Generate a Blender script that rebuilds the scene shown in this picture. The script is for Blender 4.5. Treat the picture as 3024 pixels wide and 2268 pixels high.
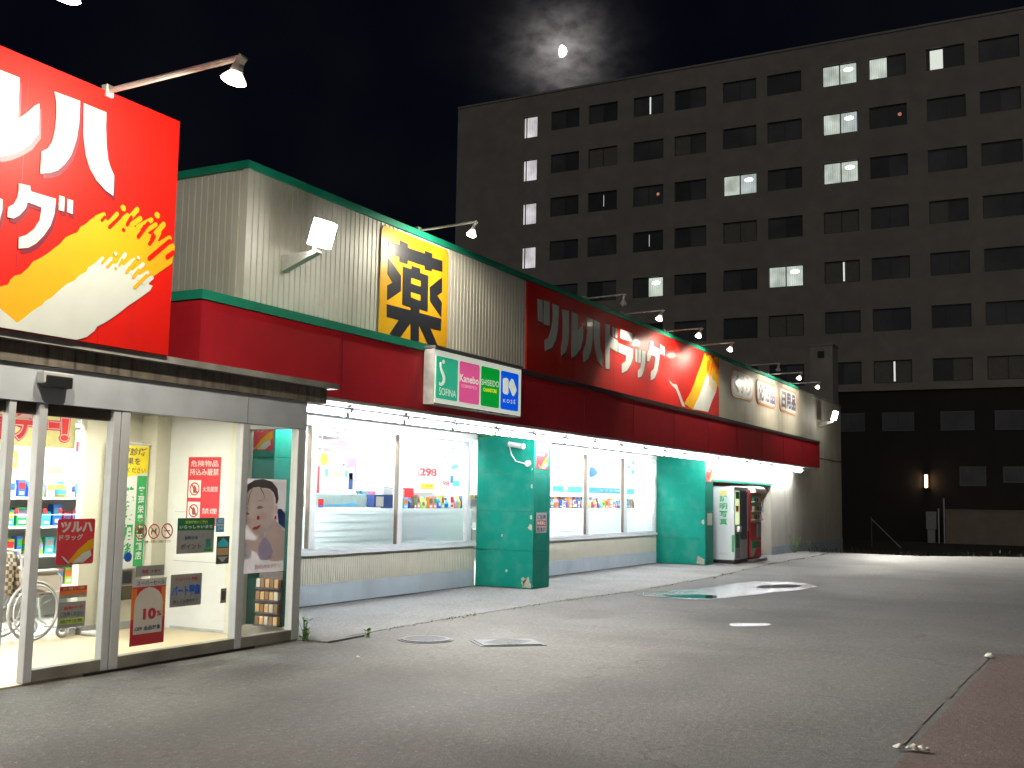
import bpy, bmesh, math, random
from mathutils import Vector, Matrix
random.seed(7)
PI = math.pi
scene = bpy.context.scene
for o in list(bpy.data.objects): bpy.data.objects.remove(o)
C = scene.collection

# ---------------------------------------------------------------- camera
cam_d = bpy.data.cameras.new('camera'); cam = bpy.data.objects.new('camera', cam_d); C.objects.link(cam)
cam_d.sensor_width = 36.0; cam_d.lens = 36.0 * 3200.65 / 3024.0
cam_d.clip_start = 0.05; cam_d.clip_end = 4000
def cam_basis(yaw, pitch, roll):
    f = Vector((math.sin(yaw)*math.cos(pitch), math.cos(yaw)*math.cos(pitch), math.sin(pitch)))
    r = Vector((math.cos(yaw), -math.sin(yaw), 0)); u = r.cross(f)
    r2 = r*math.cos(roll) + u*math.sin(roll); u2 = u*math.cos(roll) - r*math.sin(roll)
    return r2, u2, f
r_, u_, f_ = cam_basis(1.08005208, 0.10451037, 0.0178157985)
cam.matrix_world = Matrix(((r_.x, u_.x, -f_.x, 0), (r_.y, u_.y, -f_.y, 0), (r_.z, u_.z, -f_.z, 1.55), (0, 0, 0, 1)))
scene.camera = cam

# ---------------------------------------------------------------- night sky
MOON = Vector((0.8285, 0.3998, 0.3920)).normalized()
world = bpy.data.worlds.new('World'); scene.world = world; world.use_nodes = True
wn = world.node_tree.nodes; wl = world.node_tree.links; wn.clear()
w_out = wn.new('ShaderNodeOutputWorld'); w_bg = wn.new('ShaderNodeBackground'); w_bg.inputs['Strength'].default_value = 1.0
wl.new(w_bg.outputs[0], w_out.inputs[0])
def wmath(op, a, b=None, clamp=False):
    n = wn.new('ShaderNodeMath'); n.operation = op; n.use_clamp = clamp
    for i, v in enumerate((a, b)):
        if v is None: continue
        if isinstance(v, (int, float)): n.inputs[i].default_value = v
        else: wl.new(v, n.inputs[i])
    return n.outputs[0]
w_tc = wn.new('ShaderNodeTexCoord')
w_dot = wn.new('ShaderNodeVectorMath'); w_dot.operation = 'DOT_PRODUCT'; w_dot.inputs[1].default_value = MOON
wl.new(w_tc.outputs['Generated'], w_dot.inputs[0])
ang = wmath('ARCCOSINE', wmath('MINIMUM', w_dot.outputs['Value'], 0.999999))
near = wmath('POWER', 2.718, wmath('MULTIPLY', ang, -62.0))
wide = wmath('POWER', 2.718, wmath('MULTIPLY', wmath('POWER', wmath('DIVIDE', ang, 0.034), 2.6), -1.0))
w_map = wn.new('ShaderNodeMapping'); w_map.inputs['Scale'].default_value = (0.8, 0.8, 1.25); wl.new(w_tc.outputs['Generated'], w_map.inputs[0])
w_no = wn.new('ShaderNodeTexNoise'); w_no.inputs['Scale'].default_value = 58; w_no.inputs['Detail'].default_value = 6; w_no.inputs['Roughness'].default_value = 0.55
wl.new(w_map.outputs[0], w_no.inputs['Vector'])
cl = wmath('MULTIPLY', wmath('SUBTRACT', w_no.outputs['Fac'], 0.36), 3.2, True)
w_no2 = wn.new('ShaderNodeTexNoise'); w_no2.inputs['Scale'].default_value = 5; w_no2.inputs['Detail'].default_value = 3
wl.new(w_tc.outputs['Generated'], w_no2.inputs['Vector'])
cl2 = wmath('MULTIPLY', wmath('SUBTRACT', w_no2.outputs['Fac'], 0.45), 2.0, True)
moonlit = wmath('ADD', wmath('MULTIPLY', wmath('MULTIPLY', wide, wmath('ADD', wmath('MULTIPLY', cl, 0.75), 0.25)), 0.12), wmath('MULTIPLY', near, wmath('ADD', wmath('MULTIPLY', cl, 0.20), 0.20)))
w_mix = wn.new('ShaderNodeMixRGB'); w_mix.inputs[1].default_value = (0.0012, 0.0017, 0.0040, 1); w_mix.inputs[2].default_value = (0.0052, 0.0052, 0.0064, 1)
wl.new(cl2, w_mix.inputs[0])
w_add = wn.new('ShaderNodeMixRGB'); w_add.blend_type = 'ADD'; w_add.inputs[0].default_value = 1.0
w_tint = wn.new('ShaderNodeMixRGB'); w_tint.blend_type = 'MULTIPLY'; w_tint.inputs[0].default_value = 1.0; w_tint.inputs[2].default_value = (1.0, 0.93, 0.90, 1)
wl.new(moonlit, w_tint.inputs[1]); wl.new(w_mix.outputs[0], w_add.inputs[1]); wl.new(w_tint.outputs[0], w_add.inputs[2])
wl.new(w_add.outputs[0], w_bg.inputs['Color'])

# faint town light over the far side of the car park
sun_d = bpy.data.lights.new('town_glow', 'SUN'); sun_d.energy = 0.34; sun_d.angle = math.radians(60); sun_d.color = (1.0, 0.94, 0.85)
sun = bpy.data.objects.new('town_glow', sun_d); C.objects.link(sun)
sun.rotation_euler = Vector((0.86, 0.36, -0.36)).to_track_quat('-Z', 'Y').to_euler()

# ---------------------------------------------------------------- exposure / render
vs = scene.view_settings; vs.view_transform = 'Standard'; vs.look = 'None'; vs.exposure = 0.0; vs.gamma = 1.0; vs.use_curve_mapping = False
cy = scene.cycles
cy.use_denoising = True; cy.use_adaptive_sampling = True; cy.adaptive_threshold = 0.025; cy.adaptive_min_samples = 16; cy.max_bounces = 7; cy.diffuse_bounces = 3; cy.glossy_bounces = 3; cy.transmission_bounces = 4; cy.transparent_max_bounces = 16
cy.caustics_reflective = False; cy.caustics_refractive = False; cy.sample_clamp_indirect = 4.0; cy.blur_glossy = 0.5; cy.use_light_tree = True

# ---------------------------------------------------------------- helpers
M = {}
def principled(name):
    m = bpy.data.materials.new(name); m.use_nodes = True
    return m, m.node_tree.nodes, m.node_tree.links, m.node_tree.nodes['Principled BSDF']
def mat(name, col, rough=0.6, var=0.10, scale=6.0, metal=0.0, bump=0.0, bscale=None, spec=0.5, coat=0.0, dirt=None, dirt_amt=0.5, dirt_scale=2.0, streak=False):
    m, n, l, b = principled(name)
    tc = n.new('ShaderNodeTexCoord'); noi = n.new('ShaderNodeTexNoise'); noi.inputs['Scale'].default_value = scale; noi.inputs['Detail'].default_value = 5
    l.new(tc.outputs['Object'], noi.inputs['Vector'])
    mr = n.new('ShaderNodeMapRange'); mr.inputs[1].default_value = 0.3; mr.inputs[2].default_value = 0.7; mr.inputs[3].default_value = 1 - var; mr.inputs[4].default_value = 1 + var
    l.new(noi.outputs['Fac'], mr.inputs[0])
    mx = n.new('ShaderNodeMixRGB'); mx.blend_type = 'MULTIPLY'; mx.inputs[0].default_value = 1; mx.inputs[1].default_value = (*col, 1); l.new(mr.outputs[0], mx.inputs[2])
    out = mx.outputs[0]
    if dirt:
        mp = n.new('ShaderNodeMapping'); mp.inputs['Scale'].default_value = (6, 6, 0.5) if streak else (1, 1, 1); l.new(tc.outputs['Object'], mp.inputs[0])
        n2 = n.new('ShaderNodeTexNoise'); n2.inputs['Scale'].default_value = dirt_scale; n2.inputs['Detail'].default_value = 7; l.new(mp.outputs[0], n2.inputs['Vector'])
        r2 = n.new('ShaderNodeMapRange'); r2.inputs[1].default_value = 0.48; r2.inputs[2].default_value = 0.72; r2.inputs[3].default_value = 0; r2.inputs[4].default_value = dirt_amt
        l.new(n2.outputs['Fac'], r2.inputs[0])
        m2 = n.new('ShaderNodeMixRGB'); l.new(r2.outputs[0], m2.inputs[0]); l.new(out, m2.inputs[1]); m2.inputs[2].default_value = (*dirt, 1); out = m2.outputs[0]
    l.new(out, b.inputs['Base Color'])
    b.inputs['Roughness'].default_value = rough; b.inputs['Metallic'].default_value = metal; b.inputs['Specular IOR Level'].default_value = spec; b.inputs['Coat Weight'].default_value = coat; b.inputs['Coat Roughness'].default_value = 0.12
    if bump:
        n3 = n.new('ShaderNodeTexNoise'); n3.inputs['Scale'].default_value = bscale or scale*8; n3.inputs['Detail'].default_value = 4; l.new(tc.outputs['Object'], n3.inputs['Vector'])
        bp = n.new('ShaderNodeBump'); bp.inputs['Strength'].default_value = bump; bp.inputs['Distance'].default_value = 0.02; l.new(n3.outputs['Fac'], bp.inputs['Height']); l.new(bp.outputs[0], b.inputs['Normal'])
    M[name] = m
    return m
def emit(name, col, strength, base=(0.8, 0.8, 0.8)):
    m, n, l, b = principled(name)
    b.inputs['Base Color'].default_value = (*base, 1); b.inputs['Emission Color'].default_value = (*col, 1); b.inputs['Emission Strength'].default_value = strength
    M[name] = m; return m
def lit_pane(name, col, strength):
    m = emit(name, col, strength); n = m.node_tree.nodes; l = m.node_tree.links; b = n['Principled BSDF']; tc = n.new('ShaderNodeTexCoord')
    wv = n.new('ShaderNodeTexWave'); wv.bands_direction = 'Y'; wv.inputs['Scale'].default_value = 2.6; wv.inputs['Distortion'].default_value = 2.5; wv.inputs['Detail'].default_value = 2; l.new(tc.outputs['Object'], wv.inputs['Vector'])
    no = n.new('ShaderNodeTexNoise'); no.inputs['Scale'].default_value = 1.1; l.new(tc.outputs['Object'], no.inputs['Vector'])
    a = n.new('ShaderNodeMapRange'); a.inputs[3].default_value = .78; a.inputs[4].default_value = 1.08; l.new(wv.outputs['Fac'], a.inputs[0]); c = n.new('ShaderNodeMapRange'); c.inputs[1].default_value = .3; c.inputs[2].default_value = .7; c.inputs[3].default_value = .6*strength; c.inputs[4].default_value = 1.25*strength; l.new(no.outputs['Fac'], c.inputs[0])
    q = n.new('ShaderNodeMath'); q.operation = 'MULTIPLY'; l.new(a.outputs[0], q.inputs[0]); l.new(c.outputs[0], q.inputs[1]); l.new(q.outputs[0], b.inputs['Emission Strength']); return m
def glass(name, tint=(0.97, 0.99, 0.98), refl=1.0, haze=0.0):
    m = bpy.data.materials.new(name); m.use_nodes = True; n = m.node_tree.nodes; l = m.node_tree.links; n.clear()
    o = n.new('ShaderNodeOutputMaterial'); t = n.new('ShaderNodeBsdfTransparent'); t.inputs[0].default_value = (*tint, 1)
    g = n.new('ShaderNodeBsdfGlossy'); g.inputs['Roughness'].default_value = 0.02; ge = n.new('ShaderNodeNewGeometry'); dp = n.new('ShaderNodeVectorMath'); dp.operation = 'DOT_PRODUCT'; l.new(ge.outputs['Incoming'], dp.inputs[0]); l.new(ge.outputs['Normal'], dp.inputs[1])
    def mth(op, a, b_=None):
        q = n.new('ShaderNodeMath'); q.operation = op
        for i, v in enumerate((a, b_)):
            if v is None: continue
            if isinstance(v, float): q.inputs[i].default_value = v
            else: l.new(v, q.inputs[i])
        return q
    mm = mth('MULTIPLY', mth('ADD', mth('MULTIPLY', mth('POWER', mth('SUBTRACT', 1.0, mth('ABSOLUTE', dp.outputs['Value']).outputs[0]).outputs[0], 5.0).outputs[0], 0.96).outputs[0], 0.04).outputs[0], float(refl))
    mx = n.new('ShaderNodeMixShader'); l.new(mm.outputs[0], mx.inputs[0]); l.new(t.outputs[0], mx.inputs[1]); l.new(g.outputs[0], mx.inputs[2])
    last = mx.outputs[0]
    if haze:
        d = n.new('ShaderNodeBsdfDiffuse'); d.inputs[0].default_value = (0.78, 0.86, 0.85, 1); tr = n.new('ShaderNodeBsdfTranslucent'); tr.inputs[0].default_value = (0.88, 0.97, 0.97, 1)
        m1 = n.new('ShaderNodeMixShader'); m1.inputs[0].default_value = 0.8; l.new(d.outputs[0], m1.inputs[1]); l.new(tr.outputs[0], m1.inputs[2])
        m2 = n.new('ShaderNodeMixShader'); m2.inputs[0].default_value = haze; l.new(last, m2.inputs[1]); l.new(m1.outputs[0], m2.inputs[2]); last = m2.outputs[0]
    l.new(last, o.inputs[0]); M[name] = m; return m

def paper(name, col):
    m = bpy.data.materials.new(name); m.use_nodes = True; n = m.node_tree.nodes; l = m.node_tree.links; n.clear(); o = n.new('ShaderNodeOutputMaterial')
    tc = n.new('ShaderNodeTexCoord'); no = n.new('ShaderNodeTexNoise'); no.inputs['Scale'].default_value = 3.5; no.inputs['Detail'].default_value = 3; l.new(tc.outputs['Object'], no.inputs['Vector'])
    mr = n.new('ShaderNodeMapRange'); mr.inputs[1].default_value = .3; mr.inputs[2].default_value = .7; mr.inputs[3].default_value = .9; mr.inputs[4].default_value = 1.08; l.new(no.outputs['Fac'], mr.inputs[0])
    mx = n.new('ShaderNodeMixRGB'); mx.blend_type = 'MULTIPLY'; mx.inputs[0].default_value = 1; mx.inputs[1].default_value = (*col, 1); l.new(mr.outputs[0], mx.inputs[2])
    d = n.new('ShaderNodeBsdfDiffuse'); t = n.new('ShaderNodeBsdfTranslucent'); l.new(mx.outputs[0], d.inputs[0]); l.new(mx.outputs[0], t.inputs[0]); s = n.new('ShaderNodeMixShader'); s.inputs[0].default_value = .28; l.new(d.outputs[0], s.inputs[1]); l.new(t.outputs[0], s.inputs[2]); l.new(s.outputs[0], o.inputs[0]); M[name] = m
def V(p): return Vector(p)
class MB:
    def __init__(self): self.v = []; self.f = []; self.smooth = False
    def quad(self, a, b, c, d): i = len(self.v); self.v += [a, b, c, d]; self.f.append((i, i+1, i+2, i+3)); return self
    def box(self, x0, x1, y0, y1, z0, z1):
        i = len(self.v); self.v += [(x0,y0,z0),(x1,y0,z0),(x1,y1,z0),(x0,y1,z0),(x0,y0,z1),(x1,y0,z1),(x1,y1,z1),(x0,y1,z1)]
        self.f += [tuple(i+k for k in q) for q in ((0,3,2,1),(4,5,6,7),(0,1,5,4),(1,2,6,5),(2,3,7,6),(3,0,4,7))]; return self
    def bbox(self, x0, x1, y0, y1, z0, z1, b=0.01):
        bm = bmesh.new(); r = bmesh.ops.create_cube(bm, size=1)
        for v in r['verts']: v.co = Vector((x0+(v.co.x+.5)*(x1-x0), y0+(v.co.y+.5)*(y1-y0), z0+(v.co.z+.5)*(z1-z0)))
        bmesh.ops.bevel(bm, geom=bm.edges[:], offset=b, segments=2, affect='EDGES', profile=0.5)
        self.add_bm(bm); return self
    def add_bm(self, bm):
        i = len(self.v); bm.verts.ensure_lookup_table()
        for k, v in enumerate(bm.verts): v.index = k
        self.v += [tuple(v.co) for v in bm.verts]; self.f += [tuple(i+v.index for v in f.verts) for f in bm.faces]; bm.free()
    def cyl(self, p0, p1, r0, r1=None, n=10, cap=True):
        r1 = r0 if r1 is None else r1; p0 = V(p0); p1 = V(p1); d = (p1-p0).normalized(); a = d.orthogonal().normalized(); b = d.cross(a); i = len(self.v)
        for p, r in ((p0, r0), (p1, r1)):
            for k in range(n):
                t = 2*PI*k/n; self.v.append(tuple(p + a*math.cos(t)*r + b*math.sin(t)*r))
        for k in range(n): self.f.append((i+k, i+(k+1) % n, i+n+(k+1) % n, i+n+k))
        if cap: self.f += [tuple(i+k for k in reversed(range(n))), tuple(i+n+k for k in range(n))]
        return self
    def tube(self, pts, r, n=8):
        for a, b in zip(pts[:-1], pts[1:]): self.cyl(a, b, r, r, n)
        return self
    def torus(self, c, axis, R, r, N=28, n=8):
        c = V(c); ax = V(axis).normalized(); a = ax.orthogonal().normalized(); b = ax.cross(a); i = len(self.v)
        for k in range(N):
            t = 2*PI*k/N; d = a*math.cos(t)+b*math.sin(t)
            for j in range(n):
                s = 2*PI*j/n; self.v.append(tuple(c + d*(R+r*math.cos(s)) + ax*r*math.sin(s)))
        for k in range(N):
            for j in range(n): self.f.append((i+k*n+j, i+((k+1) % N)*n+j, i+((k+1) % N)*n+(j+1) % n, i+k*n+(j+1) % n))
        return self
    def lathe(self, c, axis, prof, n=20):
        c = V(c); ax = V(axis).normalized(); a = ax.orthogonal().normalized(); b = ax.cross(a); i = len(self.v); m = len(prof)
        for h, r in prof:
            for k in range(n):
                t = 2*PI*k/n; self.v.append(tuple(c + ax*h + (a*math.cos(t)+b*math.sin(t))*r))
        for s in range(m-1):
            for k in range(n): self.f.append((i+s*n+k, i+s*n+(k+1) % n, i+(s+1)*n+(k+1) % n, i+(s+1)*n+k))
        return self
    def prism(self, pts, d):      # closed outline extruded by vector d (outline = front)
        d = V(d); i = len(self.v); n = len(pts); self.v += [tuple(p) for p in pts] + [tuple(V(p)+d) for p in pts]
        self.f.append(tuple(range(i, i+n))); self.f.append(tuple(reversed(range(i+n, i+2*n))))
        for k in range(n): self.f.append((i+k, i+n+k, i+n+(k+1) % n, i+(k+1) % n))
        return self
    def build(self, name, material, parent=None, smooth=False):
        base = Vector((0, 0, 0)); p = parent
        while p is not None: base = base + p.location; p = p.parent
        me = bpy.data.meshes.new(name); me.from_pydata([tuple(V(v)-base) for v in self.v], [], self.f); me.update()
        bm = bmesh.new(); bm.from_mesh(me); bmesh.ops.recalc_face_normals(bm, faces=bm.faces[:])
        bm.to_mesh(me); bm.free()
        if material is not None: me.materials.append(M[material] if isinstance(material, str) else material)
        if smooth:
            for q in me.polygons: q.use_smooth = True
        o = bpy.data.objects.new(name, me); C.objects.link(o); o.parent = parent
        return o
def tag(o, label, cat, group=None):
    o['label'] = label; o['category'] = cat
    if group: o['group'] = group
    return o
def thing(name, label, cat, loc=(0, 0, 0), group=None):
    o = bpy.data.objects.new(name, None); C.objects.link(o); o.location = loc; o.empty_display_size = 0.2
    return tag(o, label, cat, group)
def struct(o): o['kind'] = 'structure'; return o
def stuff(o): o['kind'] = 'stuff'; return o
def copy_tree(o, parent=None):
    c = o.copy(); C.objects.link(c); c.parent = parent
    for ch in list(o.children): copy_tree(ch, c)
    return c

class FY:      # plane facing -Y at y ; a = X, b = Z, d = proud of it
    def __init__(s, y): s.y = y
    def p(s, a, b, d=0): return (a, s.y-d, b)
    n = Vector((0, -1, 0))
class FX:      # plane facing -X at x ; a runs to the viewer's right, i.e. a = -y
    def __init__(s, x): s.x = x
    def p(s, a, b, d=0): return (s.x-d, -a, b)
    n = Vector((-1, 0, 0))
class FZ:      # ground plane facing up
    def __init__(s, z): s.z = z
    def p(s, a, b, d=0): return (a, b, s.z+d)
    n = Vector((0, 0, 1))
def flat(fr, pts, d0, d1, name, m, parent):
    b = MB(); b.prism([fr.p(x, z, d1) for x, z in pts], -fr.n*(d1-d0)); return b.build(name, m, parent)
def rect(fr, x0, x1, z0, z1, d0, d1, name, m, parent): return flat(fr, [(x0, z0), (x1, z0), (x1, z1), (x0, z1)], d0, d1, name, m, parent)
def rrect_pts(x0, x1, z0, z1, r, n=5):
    out = []
    for cx, cz, a0 in ((x1-r, z0+r, -90), (x1-r, z1-r, 0), (x0+r, z1-r, 90), (x0+r, z0+r, 180)):
        for k in range(n+1):
            t = math.radians(a0+90*k/n); out.append((cx+r*math.cos(t), cz+r*math.sin(t)))
    return out
def flat1(fr, pts, d, name, m, parent):
    q = MB(); q.v = [fr.p(x, z, d) for x, z in pts]; q.f = [tuple(range(len(pts)))]; return q.build(name, m, parent)
def circ(cx, cz, r, n=20): return [(cx+r*math.cos(2*PI*k/n), cz+r*math.sin(2*PI*k/n)) for k in range(n)]
def capsule(x0, z0, x1, z1, r, n=5):
    t0 = math.atan2(z1-z0, x1-x0); out = []
    for k in range(n+1): a = t0-PI/2+PI*k/n; out.append((x1+r*math.cos(a), z1+r*math.sin(a)))
    for k in range(n+1): a = t0+PI/2+PI*k/n; out.append((x0+r*math.cos(a), z0+r*math.sin(a)))
    return out
_tx = {}
def text_mesh(body, bold):
    key = (body, bold)
    if key not in _tx:
        c = bpy.data.curves.new('t', 'FONT'); c.body = body; c.offset = bold; c.resolution_u = 3
        o = bpy.data.objects.new('t', c); C.objects.link(o); dg = bpy.context.evaluated_depsgraph_get(); dg.update()
        me = bpy.data.meshes.new_from_object(o.evaluated_get(dg)); bpy.data.objects.remove(o)
        vs_ = [(v.co.x, v.co.y) for v in me.vertices]; fs = [tuple(p.vertices) for p in me.polygons]; bpy.data.meshes.remove(me)
        xs = [v[0] for v in vs_]; ys = [v[1] for v in vs_]
        x0, x1, y0, y1 = min(xs), max(xs), min(ys), max(ys)
        _tx[key] = ([((x-x0)/(x1-x0), (y-y0)/(y1-y0)) for x, y in vs_], fs)
    return _tx[key]
def text(fr, body, x0, x1, z0, z1, d, m, parent, name='lettering', bold=0.02, mirror=False, quad=None, slant=0.0):
    vv, ff = text_mesh(body, bold); b = MB()
    for u, w in vv:
        if mirror: u = 1-u
        if quad:
            tl, tr, br, bl = quad
            a = (tl[0]*(1-u)+tr[0]*u)*w + (bl[0]*(1-u)+br[0]*u)*(1-w); c = (tl[1]*(1-u)+tr[1]*u)*w + (bl[1]*(1-u)+br[1]*u)*(1-w)
        else: a = x0+(x1-x0)*u; c = z0+(z1-z0)*w
        b.v.append(fr.p(a + slant*w, c, d))
    b.f = list(ff)
    return b.build(name, m, parent)
def vtext(fr, body, x0, x1, z0, z1, d, m, parent, gap=0.12, bold=0.02, mirror=False):
    n = len(body); h = (z1-z0)/n
    for k, ch in enumerate(body): text(fr, ch, x0, x1, z1-h*(k+1)+h*gap, z1-h*k, d, m, parent, 'character', bold, mirror)
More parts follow.
